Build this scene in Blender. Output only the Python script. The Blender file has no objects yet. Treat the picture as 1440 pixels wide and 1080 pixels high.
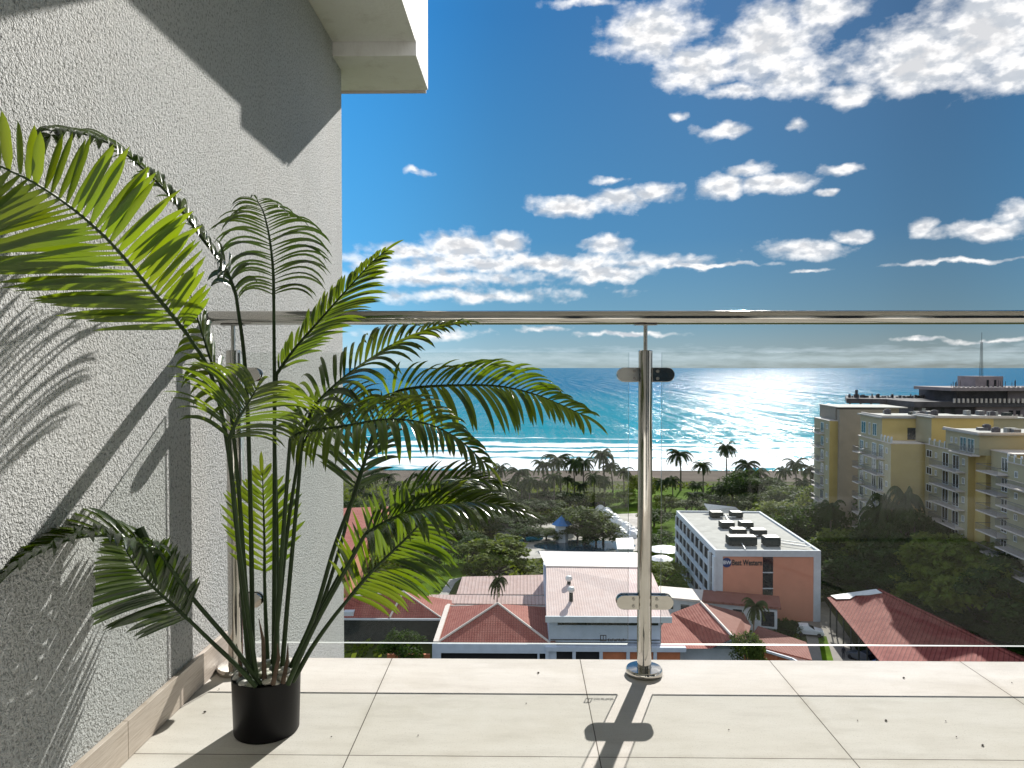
import bpy, bmesh, math, random
from mathutils import Vector, Matrix, Euler
R = math.radians
random.seed(7)
sc = bpy.context.scene
col = sc.collection
# ------------------------------------------------------------------ camera
H = 0.93                      # eye height above the balcony floor (m)
F = 1043.0                    # focal length in pixels of a 1440 wide frame
CAM = Vector((0, 0, H))
ROT = Euler((R(90) - math.atan(23 / F), 0, math.atan(15 / F)), 'XYZ')
RM = ROT.to_matrix()
HC = 42.0                     # eye height above the street
G = H - HC                    # street level
cd = bpy.data.cameras.new('camera'); cam = bpy.data.objects.new('camera', cd); col.objects.link(cam)
cam.location = CAM; cam.rotation_euler = ROT
cd.sensor_width = 36; cd.lens = 36 * F / 1440; cd.clip_start = 0.02; cd.clip_end = 120000
sc.camera = cam
def ray(px, py):
    return RM @ Vector(((px - 720) / F, (540 - py) / F, -1))
def at(px, py, z=G):          # the point at height z seen along a direction
    r = ray(px, py); t = (z - CAM.z) / r.z
    return CAM + r * t
def atd(px, py, D):           # the point at distance D (metres, along +Y)
    r = ray(px, py); return CAM + r * (D / r.y)
def nr(px, py, D):            # balcony points: D in eye heights
    return atd(px, py, D * H)
# ------------------------------------------------------------------ object helpers
WLOC = {}
def tag(o, label=None, cat=None, group=None, kind=None):
    if label: o['label'] = label
    if cat: o['category'] = cat
    if group: o['group'] = group
    if kind: o['kind'] = kind
    return o
def empty(name, loc, label, cat, group=None):
    o = bpy.data.objects.new(name, None); col.objects.link(o)
    o.location = loc; o.empty_display_size = 0.1; WLOC[o.name] = Vector(loc)
    return tag(o, label, cat, group)
class MB:
    def __init__(s): s.v = []; s.f = []; s.m = []; s.cur = 0
    def mi(s, i): s.cur = i; return s
    def add(s, vs, fs):
        b = len(s.v); s.v += [Vector(p) for p in vs]
        s.f += [tuple(b + i for i in f) for f in fs]; s.m += [s.cur] * len(fs); return s
    def hexa(s, c):
        return s.add(c, [(0, 3, 2, 1), (4, 5, 6, 7), (0, 1, 5, 4), (1, 2, 6, 5), (2, 3, 7, 6), (3, 0, 4, 7)])
    def box(s, x0, x1, y0, y1, z0, z1):
        return s.hexa([(x0, y0, z0), (x1, y0, z0), (x1, y1, z0), (x0, y1, z0), (x0, y0, z1), (x1, y0, z1), (x1, y1, z1), (x0, y1, z1)])
    def obox(s, o, U, V, W):
        o = Vector(o); U = Vector(U); V = Vector(V); W = Vector(W)
        return s.hexa([o, o + U, o + U + V, o + V, o + W, o + U + W, o + U + V + W, o + V + W])
    def quad(s, *p): return s.add(p, [tuple(range(len(p)))])
    def prism(s, poly, z0, z1):
        n = len(poly)
        vs = [(p[0], p[1], z0) for p in poly] + [(p[0], p[1], z1) for p in poly]
        fs = [tuple(range(n))[::-1], tuple(range(n, 2 * n))] + [(i, (i + 1) % n, n + (i + 1) % n, n + i) for i in range(n)]
        return s.add(vs, fs)
    def slab(s, pts, t):      # a sheet given by its top corners, thickness t downwards
        pts = [Vector(p) for p in pts]; n = len(pts)
        vs = pts + [p - Vector((0, 0, t)) for p in pts]
        fs = [tuple(range(n)), tuple(range(n, 2 * n))[::-1]] + [(i, n + i, n + (i + 1) % n, (i + 1) % n) for i in range(n)]
        return s.add(vs, fs)
    def tube(s, pts, rad, n=8, caps=True):
        pts = [Vector(p) for p in pts]; k = len(pts)
        if not isinstance(rad, (list, tuple)): rad = [rad] * k
        vs = []; up = None
        for i, p in enumerate(pts):
            t = (pts[min(i + 1, k - 1)] - pts[max(i - 1, 0)]).normalized()
            if up is None: up = Vector((0, 0, 1)) if abs(t.z) < .9 else Vector((1, 0, 0))
            a = t.cross(up).normalized(); b = a.cross(t).normalized(); up = b
            for j in range(n):
                q = 2 * math.pi * j / n
                vs.append(p + (a * math.cos(q) + b * math.sin(q)) * rad[i])
        fs = [(i * n + j, i * n + (j + 1) % n, (i + 1) * n + (j + 1) % n, (i + 1) * n + j) for i in range(k - 1) for j in range(n)]
        if caps: fs += [tuple(range(n))[::-1], tuple((k - 1) * n + j for j in range(n))]
        return s.add(vs, fs)
    def lathe(s, c, prof, n=32):
        c = Vector(c); vs = []
        for (r, z) in prof:
            for j in range(n):
                q = 2 * math.pi * j / n; vs.append(c + Vector((r * math.cos(q), r * math.sin(q), z)))
        k = len(prof)
        fs = [(i * n + j, i * n + (j + 1) % n, (i + 1) * n + (j + 1) % n, (i + 1) * n + j) for i in range(k - 1) for j in range(n)]
        return s.add(vs, fs)
    def build(s, name, mats, parent=None, smooth=False, loc=None, bevel=0, fixn=True):
        me = bpy.data.meshes.new(name); o = bpy.data.objects.new(name, me); col.objects.link(o)
        if parent is not None:
            off = WLOC[parent.name]; o.parent = parent; WLOC[o.name] = off
        else:
            if loc is None:
                if s.v:
                    loc = Vector((sum(p.x for p in s.v) / len(s.v), sum(p.y for p in s.v) / len(s.v), min(p.z for p in s.v)))
                else: loc = Vector((0, 0, 0))
            off = Vector(loc); o.location = off; WLOC[o.name] = off
        me.from_pydata([tuple(p - off) for p in s.v], [], s.f)
        if not isinstance(mats, (list, tuple)): mats = [mats]
        for m in mats: me.materials.append(m)
        me.polygons.foreach_set('material_index', s.m)
        if fixn:
            bm = bmesh.new(); bm.from_mesh(me); bmesh.ops.recalc_face_normals(bm, faces=bm.faces); bm.to_mesh(me); bm.free()
        if smooth:
            me.polygons.foreach_set('use_smooth', [True] * len(me.polygons))
        if bevel:
            b = o.modifiers.new('bevel', 'BEVEL'); b.width = bevel; b.segments = 2; b.limit_method = 'ANGLE'
        if smooth == 'auto':
            me.set_sharp_from_angle(angle=R(40))
        me.update()
        return o
def copy_tree(o, parent=None):
    c = o.copy(); col.objects.link(c); c.parent = parent
    for ch in list(o.children): copy_tree(ch, c)
    return c
# ------------------------------------------------------------------ materials
def newmat(name):
    m = bpy.data.materials.new(name); m.use_nodes = True; nt = m.node_tree
    return m, nt, nt.nodes['Principled BSDF']
def L(nt, a, b): nt.links.new(a, b)
def node(nt, t, **k):
    n = nt.nodes.new(t)
    for a, b in k.items(): setattr(n, a, b)
    return n
def math_(nt, op, a, b=None, c=None, clamp=False):
    n = nt.nodes.new('ShaderNodeMath'); n.operation = op; n.use_clamp = clamp
    for i, x in enumerate((a, b, c)):
        if x is None: continue
        if hasattr(x, 'is_linked'): nt.links.new(x, n.inputs[i])
        else: n.inputs[i].default_value = x
    return n.outputs[0]
def mix(nt, f, a, b):
    n = nt.nodes.new('ShaderNodeMix'); n.data_type = 'RGBA'
    for i, x in ((0, f), (6, a), (7, b)):
        if hasattr(x, 'is_linked'): nt.links.new(x, n.inputs[i])
        elif i: n.inputs[i].default_value = (*x, 1) if len(x) == 3 else x
        else: n.inputs[i].default_value = x
    return n.outputs[2]
def coords(nt, kind='Object'):
    return node(nt, 'ShaderNodeTexCoord').outputs[kind]
def noise(nt, vec, scale, detail=4, rough=.55, out=0):
    n = node(nt, 'ShaderNodeTexNoise'); n.inputs['Scale'].default_value = scale
    n.inputs['Detail'].default_value = detail; n.inputs['Roughness'].default_value = rough
    if vec is not None: L(nt, vec, n.inputs['Vector'])
    return n.outputs[out]
def ramp(nt, f, stops):
    n = node(nt, 'ShaderNodeValToRGB'); e = n.color_ramp.elements
    while len(e) < len(stops): e.new(.5)
    for i, (p, c) in enumerate(stops):
        e[i].position = p; e[i].color = (*c, 1) if not isinstance(c, float) else (c, c, c, 1)
    L(nt, f, n.inputs[0]); return n.outputs[0]
def mapping(nt, vec, scale=(1, 1, 1), rot=(0, 0, 0)):
    n = node(nt, 'ShaderNodeMapping'); n.inputs['Scale'].default_value = scale; n.inputs['Rotation'].default_value = rot
    L(nt, vec, n.inputs[0]); return n.outputs[0]
def bump(nt, h, bs, dist=.01, strength=1.0, prev=None):
    n = node(nt, 'ShaderNodeBump'); n.inputs['Distance'].default_value = dist; n.inputs['Strength'].default_value = strength
    L(nt, h, n.inputs['Height'])
    if prev is not None: L(nt, prev, n.inputs['Normal'])
    if bs is not None: L(nt, n.outputs[0], bs.inputs['Normal'])
    return n.outputs[0]
def pm(name, base, rough=.7, metal=0, var=.18, scale=3, bs=0, bd=.01, spec=.5, bump_scale=40):
    m, nt, b = newmat(name)
    b.inputs['Roughness'].default_value = rough; b.inputs['Metallic'].default_value = metal
    b.inputs['Specular IOR Level'].default_value = spec
    oc = coords(nt); n1 = noise(nt, oc, scale, 6, .6)
    d = tuple(c * (1 - var) for c in base); l = tuple(min(1, c * (1 + var)) for c in base)
    L(nt, ramp(nt, n1, [(.3, d), (.7, l)]), b.inputs['Base Color'])
    if bs: bump(nt, noise(nt, oc, bump_scale, 3), b, bd, bs)
    return m
M = {}
# stucco
m, nt, b = newmat('stucco'); oc = coords(nt)
n1 = noise(nt, oc, 250, 2, .6); n2 = noise(nt, oc, 110, 2, .5); n3 = noise(nt, oc, 1.6, 4)
vor = node(nt, 'ShaderNodeTexVoronoi'); vor.inputs['Scale'].default_value = 190; L(nt, oc, vor.inputs['Vector'])
hgt = math_(nt, 'ADD', math_(nt, 'MULTIPLY', n1, 1.0), math_(nt, 'MULTIPLY', n2, 1.25))
hgt = math_(nt, 'ADD', hgt, math_(nt, 'MULTIPLY', vor.outputs[0], .35))
bump(nt, hgt, b, .015, 1.0)
stc = mix(nt, ramp(nt, n3, [(.3, 0.), (.7, 1.)]), (.68, .70, .70), (.77, .775, .765))
stc = mix(nt, ramp(nt, math_(nt, 'ADD', math_(nt, 'MULTIPLY', n1, .4), math_(nt, 'MULTIPLY', n2, .6)), [(.39, .7), (.48, 0.)]), stc, (.22, .23, .225))
stk = noise(nt, mapping(nt, oc, (1, 5, .35)), 1.3, 7, .65)
L(nt, mix(nt, ramp(nt, stk, [(.50, 0.), (.80, .22)]), stc, (.45, .43, .38)), b.inputs['Base Color'])
b.inputs['Roughness'].default_value = .85; b.inputs['Specular IOR Level'].default_value = .2
M['stucco'] = m
# painted concrete of the upper slab
m, nt, b = newmat('slab_paint'); oc = coords(nt)
c1 = ramp(nt, noise(nt, oc, 2.2, 6, .65), [(.3, (.78, .76, .73)), (.65, (.86, .85, .83))])
c2 = mix(nt, ramp(nt, noise(nt, mapping(nt, oc, (1, 1, .25)), 9, 7, .7), [(.52, 0.), (.72, .4)]), c1, (.50, .46, .42))
L(nt, c2, b.inputs['Base Color']); b.inputs['Roughness'].default_value = .8
bump(nt, noise(nt, oc, 60, 4), b, .004, .5)
M['slab'] = m
# floor tile: joints every 0.6 m
m, nt, b = newmat('floor_tile'); oc = coords(nt)
sx = node(nt, 'ShaderNodeSeparateXYZ'); L(nt, oc, sx.inputs[0])
TX = 0.197 * H; TS = .646 * H; TY = 1.886 * H
def joint(c, off):
    q = math_(nt, 'SUBTRACT', c, off); q = math_(nt, 'DIVIDE', q, TS)
    q = math_(nt, 'ABSOLUTE', math_(nt, 'SUBTRACT', math_(nt, 'FRACT', math_(nt, 'ADD', q, .5)), .5))
    return math_(nt, 'LESS_THAN', math_(nt, 'MULTIPLY', q, TS), .0013)
def cell(c, off): return math_(nt, 'FLOOR', math_(nt, 'DIVIDE', math_(nt, 'SUBTRACT', c, off), TS))
jj = math_(nt, 'MAXIMUM', joint(sx.outputs[0], TX), joint(sx.outputs[1], TY))
cx = cell(sx.outputs[0], TX); cy = cell(sx.outputs[1], TY)
cc = node(nt, 'ShaderNodeCombineXYZ'); L(nt, cx, cc.inputs[0]); L(nt, cy, cc.inputs[1])
wn = node(nt, 'ShaderNodeTexWhiteNoise'); L(nt, cc.outputs[0], wn.inputs[0])
va = node(nt, 'ShaderNodeVectorMath', operation='ADD'); L(nt, oc, va.inputs[0])
vs_ = node(nt, 'ShaderNodeVectorMath', operation='SCALE'); L(nt, cc.outputs[0], vs_.inputs[0]); vs_.inputs['Scale'].default_value = 7.3
L(nt, vs_.outputs[0], va.inputs[1])
vein = noise(nt, mapping(nt, va.outputs[0], (3, 12, 3), (0, 0, .35)), 1.6, 9, .68)
cl = noise(nt, va.outputs[0], 3.0, 8, .6)
base = ramp(nt, vein, [(.25, (.57, .54, .50)), (.5, (.68, .65, .605)), (.8, (.74, .715, .68))])
base = mix(nt, ramp(nt, cl, [(.4, 0.), (.75, .45)]), base, (.57, .525, .45))
fine = noise(nt, oc, 260, 3)
base = mix(nt, ramp(nt, fine, [(.33, .5), (.42, 0.)]), base, (.42, .39, .35))
base = mix(nt, math_(nt, 'MULTIPLY', wn.outputs[0], .12), base, (.5, .48, .46))
def jd(c, off):
    q = math_(nt, 'DIVIDE', math_(nt, 'SUBTRACT', c, off), TS); q = math_(nt, 'ABSOLUTE', math_(nt, 'SUBTRACT', math_(nt, 'FRACT', math_(nt, 'ADD', q, .5)), .5))
    return math_(nt, 'SUBTRACT', 1.0, math_(nt, 'MULTIPLY', q, 22), clamp=True)
grime = math_(nt, 'MULTIPLY', math_(nt, 'MAXIMUM', jd(sx.outputs[0], TX), jd(sx.outputs[1], TY)), ramp(nt, noise(nt, oc, 7, 6, .7), [(.40, 0.), (.70, .55)]))
base = mix(nt, grime, base, (.44, .40, .34))
stain = ramp(nt, noise(nt, mapping(nt, oc, (1, 1.6, 1)), 2.1, 9, .72), [(.52, 0.), (.60, .16), (.64, .05), (.8, .2)])
base = mix(nt, stain, base, (.46, .43, .36))
L(nt, mix(nt, jj, base, (.12, .105, .09)), b.inputs['Base Color'])
b.inputs['Roughness'].default_value = .85; b.inputs['Specular IOR Level'].default_value = .06
hb = math_(nt, 'SUBTRACT', math_(nt, 'MULTIPLY', noise(nt, oc, 90, 4), .12), jj)
bump(nt, hb, b, .0015, .7)
M['tile'] = m
# skirting: linear travertine tile
m, nt, b = newmat('skirting_tile'); oc = coords(nt)
gv = noise(nt, mapping(nt, oc, (1, 3, 60)), 4, 7, .6)
L(nt, ramp(nt, gv, [(.3, (.40, .33, .27)), (.5, (.52, .45, .385)), (.72, (.60, .53, .47))]), b.inputs['Base Color'])
b.inputs['Roughness'].default_value = .45; bump(nt, gv, b, .002, .5)
M['skirt'] = m
# stainless steel
m, nt, b = newmat('polished_steel'); oc = coords(nt)
b.inputs['Metallic'].default_value = 1
L(nt, ramp(nt, noise(nt, oc, 9, 5), [(.3, (.44, .42, .385)), (.7, (.52, .50, .465))]), b.inputs['Base Color'])
L(nt, ramp(nt, noise(nt, mapping(nt, oc, (1, 1, 1)), 30, 4), [(.35, .05), (.7, .12)]), b.inputs['Roughness'])
bump(nt, noise(nt, oc, 6, 2), b, .004, .25)
M['steel'] = m
M['bolt'] = pm('bolt_steel', (.30, .29, .27), .3, 1, .2, 60)
M['rubber'] = pm('rubber', (.02, .02, .02), .6, 0, .2, 30)
# glass pane: clear pane with a faint grey-green tint, fresnel reflection
def paneglass(name, tint, extra=0.0, dust=.03):
    m, nt, b = newmat(name); nt.nodes.remove(b)
    out = nt.nodes['Material Output']
    tr = node(nt, 'ShaderNodeBsdfTransparent'); tr.inputs[0].default_value = (*tint, 1)
    gl = node(nt, 'ShaderNodeBsdfGlossy'); gl.inputs['Roughness'].default_value = 0.0; gl.inputs['Color'].default_value = (1, 1, 1, 1)
    df = node(nt, 'ShaderNodeBsdfDiffuse'); df.inputs[0].default_value = (.75, .77, .74, 1)
    fr = node(nt, 'ShaderNodeFresnel'); fr.inputs[0].default_value = 1.22
    # thin dust / dried drops on the pane
    oc = coords(nt)
    v = node(nt, 'ShaderNodeTexVoronoi'); v.inputs['Scale'].default_value = 55; L(nt, oc, v.inputs['Vector'])
    sp = ramp(nt, v.outputs['Distance'], [(.05, .5), (.09, 0.)])
    gate = ramp(nt, noise(nt, oc, 14, 3), [(.62, 0.), (.66, 1.)])
    dd = math_(nt, 'ADD', math_(nt, 'MULTIPLY', math_(nt, 'MULTIPLY', sp, gate), .5), math_(nt, 'MULTIPLY', ramp(nt, noise(nt, mapping(nt, oc, (1, 1, .3)), 3, 6, .6), [(.3, .3), (.8, 1.)]), dust))
    m1 = node(nt, 'ShaderNodeMixShader'); L(nt, dd, m1.inputs[0]); L(nt, tr.outputs[0], m1.inputs[1]); L(nt, df.outputs[0], m1.inputs[2])
    m2 = node(nt, 'ShaderNodeMixShader'); L(nt, math_(nt, 'ADD', fr.outputs[0], extra), m2.inputs[0])
    L(nt, m1.outputs[0], m2.inputs[1]); L(nt, gl.outputs[0], m2.inputs[2])
    L(nt, m2.outputs[0], out.inputs[0]); return m
M['glass'] = paneglass('balustrade_glass', (.925, .938, .928), .0, .006)
M['glass_edge'] = pm('glass_edge', (.50, .60, .57), .15, 0, .1, 20)
M['edge_lit'] = pm('glass_edge_sunlit', (.85, .88, .86), .3, 0, .05, 20)  # bottom edge coloured white for the sunlight it catches
# plant
def leafmat(name, c_dark, c_light, trans, tf=.42, rough=.35, yel=(.25, .22, .03), spec=.45):
    m, nt, b = newmat(name); out = nt.nodes['Material Output']; oc = coords(nt)
    n1 = noise(nt, oc, 9, 4)
    c = ramp(nt, n1, [(.3, c_dark), (.7, c_light)])
    L(nt, c, b.inputs['Base Color']); b.inputs['Roughness'].default_value = rough; b.inputs['Specular IOR Level'].default_value = spec
    t = node(nt, 'ShaderNodeBsdfTranslucent')
    L(nt, mix(nt, ramp(nt, noise(nt, oc, 5, 2), [(.35, 0.), (.7, .6)]), trans, yel), t.inputs[0])
    w = noise(nt, mapping(nt, oc, (1, 1, 1)), 120, 2); bump(nt, w, b, .0006, .4)
    ms = node(nt, 'ShaderNodeMixShader'); ms.inputs[0].default_value = tf
    L(nt, b.outputs[0], ms.inputs[1]); L(nt, t.outputs[0], ms.inputs[2]); L(nt, ms.outputs[0], out.inputs[0]); return m
M['leaf'] = leafmat('palm_leaflet', (.018, .045, .008), (.038, .085, .014), (.27, .42, .008), .37, yel=(.46, .50, .012), spec=.6)
M['leafd'] = leafmat('palm_leaflet_dark', (.010, .030, .006), (.024, .06, .010), (.19, .31, .006), .34, yel=(.34, .36, .01), spec=.7, rough=.3)
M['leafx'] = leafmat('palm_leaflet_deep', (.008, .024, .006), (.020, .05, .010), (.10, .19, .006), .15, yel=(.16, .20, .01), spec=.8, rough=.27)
M['stem'] = pm('palm_stem', (.022, .042, .012), .55, 0, .35, 12, spec=.25)
M['dead'] = pm('dry_sheath', (.085, .055, .035), .8, 0, .3, 60)
M['pot'] = pm('black_plastic', (.005, .005, .006), .42, 0, .2, 20, spec=.2)
M['seed'] = pm('dry_seed', (.04, .028, .02), .7, 0, .3, 200)
# pebble
for i, (c, nm) in enumerate([((.42, .42, .39), 'pebble_pale'), ((.12, .14, .14), 'pebble_slate'), ((.55, .53, .46), 'pebble_cream'), ((.30, .32, .22), 'pebble_olive')]):
    M['peb%d' % i] = pm(nm, c, .45, 0, .35, 45, .3, .002)
# ------------------------------------------------------------------ town materials
def roofmat(name, c1, c2, per=.45, ang=0.0, dirt=.5, tiles=True):
    m, nt, b = newmat(name); oc = coords(nt)
    mp = mapping(nt, oc, (1, 1, 1), (0, 0, ang)); s = node(nt, 'ShaderNodeSeparateXYZ'); L(nt, mp, s.inputs[0])
    def wv(c, p):
        q = math_(nt, 'FRACT', math_(nt, 'DIVIDE', c, p)); return math_(nt, 'ABSOLUTE', math_(nt, 'SUBTRACT', q, .5))
    a = wv(s.outputs[0], per); cc = mix(nt, ramp(nt, noise(nt, oc, .7, 6), [(.3, 0.), (.7, 1.)]), c1, c2)
    line = math_(nt, 'GREATER_THAN', a, .40)
    if tiles: line = math_(nt, 'MAXIMUM', line, math_(nt, 'GREATER_THAN', wv(s.outputs[1], per * 1.1), .40))
    cc = mix(nt, math_(nt, 'MULTIPLY', line, dirt), cc, tuple(x * .38 for x in c1))
    cc = mix(nt, ramp(nt, noise(nt, oc, 4, 5, .7), [(.5, 0.), (.8, .5)]), cc, tuple(x * .6 for x in c1))
    L(nt, cc, b.inputs['Base Color']); b.inputs['Roughness'].default_value = .8; b.inputs['Specular IOR Level'].default_value = .15
    bump(nt, a, b, .08, .8)
    return m
M['tile_red'] = roofmat('clay_roof_tile', (.30, .085, .065), (.40, .15, .115), .36)
M['tile_brown'] = roofmat('dark_clay_roof_tile', (.25, .095, .07), (.31, .14, .11), .36)
M['tile_pink'] = roofmat('faded_roof_sheet', (.66, .50, .45), (.74, .60, .55), .36, 0, .22)
M['sheet_pink'] = pm('pale_roof_sheet', (.66, .59, .57), .6, 0, .06, .6)
M['corr_red'] = roofmat('corrugated_red_sheet', (.19, .042, .034), (.28, .085, .065), .55, .62, .6, False)
M['corr_pale'] = roofmat('corrugated_pale_red_sheet', (.52, .36, .32), (.60, .45, .41), .6, 0, .5, False)
M['trim'] = pm('pale_trim', (.60, .52, .46), .7, 0, .12, 2)
M['white'] = pm('white_wall', (.62, .65, .68), .8, 0, .08, 1.2)
M['bluewall'] = pm('pale_blue_grey_wall', (.50, .56, .64), .8, 0, .08, .8)
M['orange'] = pm('orange_panel', (.50, .17, .075), .8, 0, .15, 1)
M['salmon'] = pm('salmon_plaster', (.70, .30, .19), .85, 0, .06, .5)
M['darkglass'] = pm('dark_window_glass', (.018, .022, .028), .12, 0, .4, 1, spec=.8)
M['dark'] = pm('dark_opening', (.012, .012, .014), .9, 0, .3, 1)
M['concrete'] = pm('grey_concrete', (.30, .29, .27), .85, 0, .2, 1.1)
M['roofdeck'] = pm('roof_membrane', (.37, .36, .33), .85, 0, .18, .45)
M['metalgrey'] = pm('grey_metal', (.05, .055, .05), .85, 0, .25, 2, spec=.2)
M['whitemetal'] = pm('white_metal', (.7, .7, .68), .45, 0, .1, 2)
M['rail'] = pm('balcony_rail', (.16, .15, .15), .5, .3, .2, 2)
M['ygrey'] = pm('cream_grey_plaster', (.38, .34, .22), .85, 0, .08, .35)
M['yellow'] = pm('yellow_plaster', (.62, .45, .16), .85, 0, .09, .35)
M['ochre'] = pm('muted_ochre_plaster', (.42, .32, .12), .85, 0, .12, .3)
M['taupe'] = pm('taupe_plaster', (.29, .25, .20), .85, 0, .1, .4)
M['mauve'] = pm('unfinished_block', (.27, .215, .215), .9, 0, .2, .4)
M['mauvedark'] = pm('dark_concrete', (.085, .075, .08), .9, 0, .3, .4)
M['blue'] = pm('blue_roof', (.03, .16, .42), .6, 0, .15, 2)
M['tarp'] = pm('blue_tarp', (.02, .13, .40), .5, 0, .2, 2)
M['pool'] = pm('pool_water', (.008, .05, .085), .08, 0, .2, .6)
M['road'] = pm('asphalt_drive', (.22, .20, .17), .9, 0, .2, .5)
M['paving'] = pm('pale_paving', (.36, .34, .30), .85, 0, .35, .35)
M['lawn'] = pm('lawn_grass', (.07, .125, .008), .95, 0, .45, .22, spec=.03)
M['ground'] = pm('scrub_ground', (.06, .07, .025), .95, 0, .5, .08, spec=.03)
M['sand'] = pm('dark_sand', (.115, .092, .074), .95, 0, .25, .05, spec=.05)
M['trunk'] = pm('palm_bark', (.16, .13, .10), .9, 0, .3, 2)
M['bark'] = pm('tree_bark', (.10, .08, .06), .9, 0, .3, 2)
M['carpaint'] = pm('white_car_paint', (.72, .73, .74), .25, 0, .05, 2)
M['tyre'] = pm('tyre_rubber', (.02, .02, .02), .8, 0, .2, 3)
M['cloth'] = pm('dark_clothes', (.03, .03, .035), .9, 0, .2, 3)
M['skin'] = pm('skin', (.28, .16, .10), .7, 0, .1, 3)
M['sign'] = pm('sign_black', (.025, .025, .03), .6, 0, .1, 3)
M['signblue'] = pm('sign_blue', (.01, .035, .16), .5, 0, .1, 3)
M['signwhite'] = pm('sign_white', (.75, .77, .8), .5, 0, .05, 3)
def farleaf(name, a, b2, tr): return leafmat(name, a, b2, tr, .3, .7, tuple(x * 1.2 for x in tr), .12)
M['fol1'] = farleaf('broad_leaf_dark', (.016, .036, .006), (.036, .07, .010), (.07, .13, .012))
M['fol2'] = farleaf('broad_leaf_olive', (.06, .10, .012), (.13, .16, .022), (.24, .30, .03))
M['fol3'] = farleaf('broad_leaf_grey', (.035, .06, .014), (.075, .105, .022), (.13, .18, .025))
M['palmleaf'] = farleaf('coconut_frond', (.02, .038, .010), (.045, .07, .016), (.08, .12, .02))
# sea
m, nt, b = newmat('sea_water'); oc = coords(nt); s = node(nt, 'ShaderNodeSeparateXYZ'); L(nt, oc, s.inputs[0])
Y = s.outputs[1]
wob = math_(nt, 'MULTIPLY', math_(nt, 'SUBTRACT', noise(nt, mapping(nt, oc, (.012, .012, 1)), 1, 4), .5), 70)
Yw = math_(nt, 'ADD', Y, wob)
near = math_(nt, 'SUBTRACT', 1.0, math_(nt, 'DIVIDE', math_(nt, 'SUBTRACT', Yw, 330), 1200), clamp=True)
deep = mix(nt, near, (.003, .13, .26), (.012, .25, .32))
# breaker lines: thick white wash close in, thinner lines further out
fz = noise(nt, mapping(nt, oc, (.05, .16, 1)), 1, 6, .65)
def band(y0, w, amt):
    q = math_(nt, 'DIVIDE', math_(nt, 'ABSOLUTE', math_(nt, 'SUBTRACT', Yw, y0)), w)
    return math_(nt, 'MULTIPLY', math_(nt, 'SUBTRACT', 1.0, q, clamp=True), amt)
f = band(330, 26, 1.4)
for y0, w, a in ((362, 16, 1.25), (388, 13, 1.2), (412, 14, 1.1), (452, 8, .62)):
    f = math_(nt, 'MAXIMUM', f, band(y0, w, a))
foam = ramp(nt, math_(nt, 'ADD', f, math_(nt, 'MULTIPLY', math_(nt, 'SUBTRACT', fz, .5), 1.7)), [(.40, 0.), (.60, 1.)])
L(nt, mix(nt, foam, deep, (.80, .83, .84)), b.inputs['Base Color'])
hh = None
for sx_, sy_, amp in ((.34, .6, .38), (.085, .15, 1.5), (.018, .035, 4.5), (.006, .009, 8.0)):
    q = math_(nt, 'MULTIPLY', noise(nt, mapping(nt, oc, (sx_, sy_, 1)), 1, 3, .6), amp)
    hh = q if hh is None else math_(nt, 'ADD', hh, q)
bump(nt, hh, b, 1.0, 1.0)
spk = noise(nt, mapping(nt, oc, (1.0, .2, 1)), 1, 4, .7)
spk = math_(nt, 'ADD', spk, noise(nt, mapping(nt, oc, (.33, .03, 1)), 1, 4, .7))
spk = math_(nt, 'ADD', spk, noise(nt, mapping(nt, oc, (.08, .002, 1)), 1, 4, .7))
spk = math_(nt, 'DIVIDE', spk, 3.0)
L(nt, ramp(nt, spk, [(.465, .015), (.53, .20)]), b.inputs['Specular IOR Level'])
rg_ = ramp(nt, spk, [(.44, .11), (.56, .2)])
L(nt, mix(nt, foam, rg_, (.8, .8, .8)), b.inputs['Roughness'])
b.inputs['IOR'].default_value = 1.33
# noise flecks of matte water colour imitate facets turned from the sun between glints
df_ = node(nt, 'ShaderNodeBsdfDiffuse'); L(nt, mix(nt, foam, deep, (.80, .83, .84)), df_.inputs[0])
msx = node(nt, 'ShaderNodeMixShader'); L(nt, ramp(nt, spk, [(.455, .20), (.495, .48), (.54, .92)]), msx.inputs[0])
L(nt, df_.outputs[0], msx.inputs[1]); L(nt, b.outputs[0], msx.inputs[2]); L(nt, msx.outputs[0], nt.nodes['Material Output'].inputs[0])
M['sea'] = m
# ------------------------------------------------------------------ the balcony
WX = -1.02 * H                # face of the side wall
floor_ = MB().box(WX, 6.5, -2.6, 2.525 * H, -.22, 0).build('floor', M['tile'], loc=(0, 0, 0)); tag(floor_, kind='structure')
t = empty('side_wall', (WX, 2.0, -8), 'rough grey stucco side wall with palm and railing shadows, left of the balcony', 'wall')
MB().box(WX - .25, WX, -2.6, 4.19 * H, -8, 4.5).build('wall', M['stucco'], t)
sk = MB()
for i in range(7):
    y1 = 2.50 * H - i * .5995; sk.box(WX + .0005, WX + .014, y1 - .598, y1, .001, .093)
sk.build('skirting_board', M['skirt'], t, bevel=.001)
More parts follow.
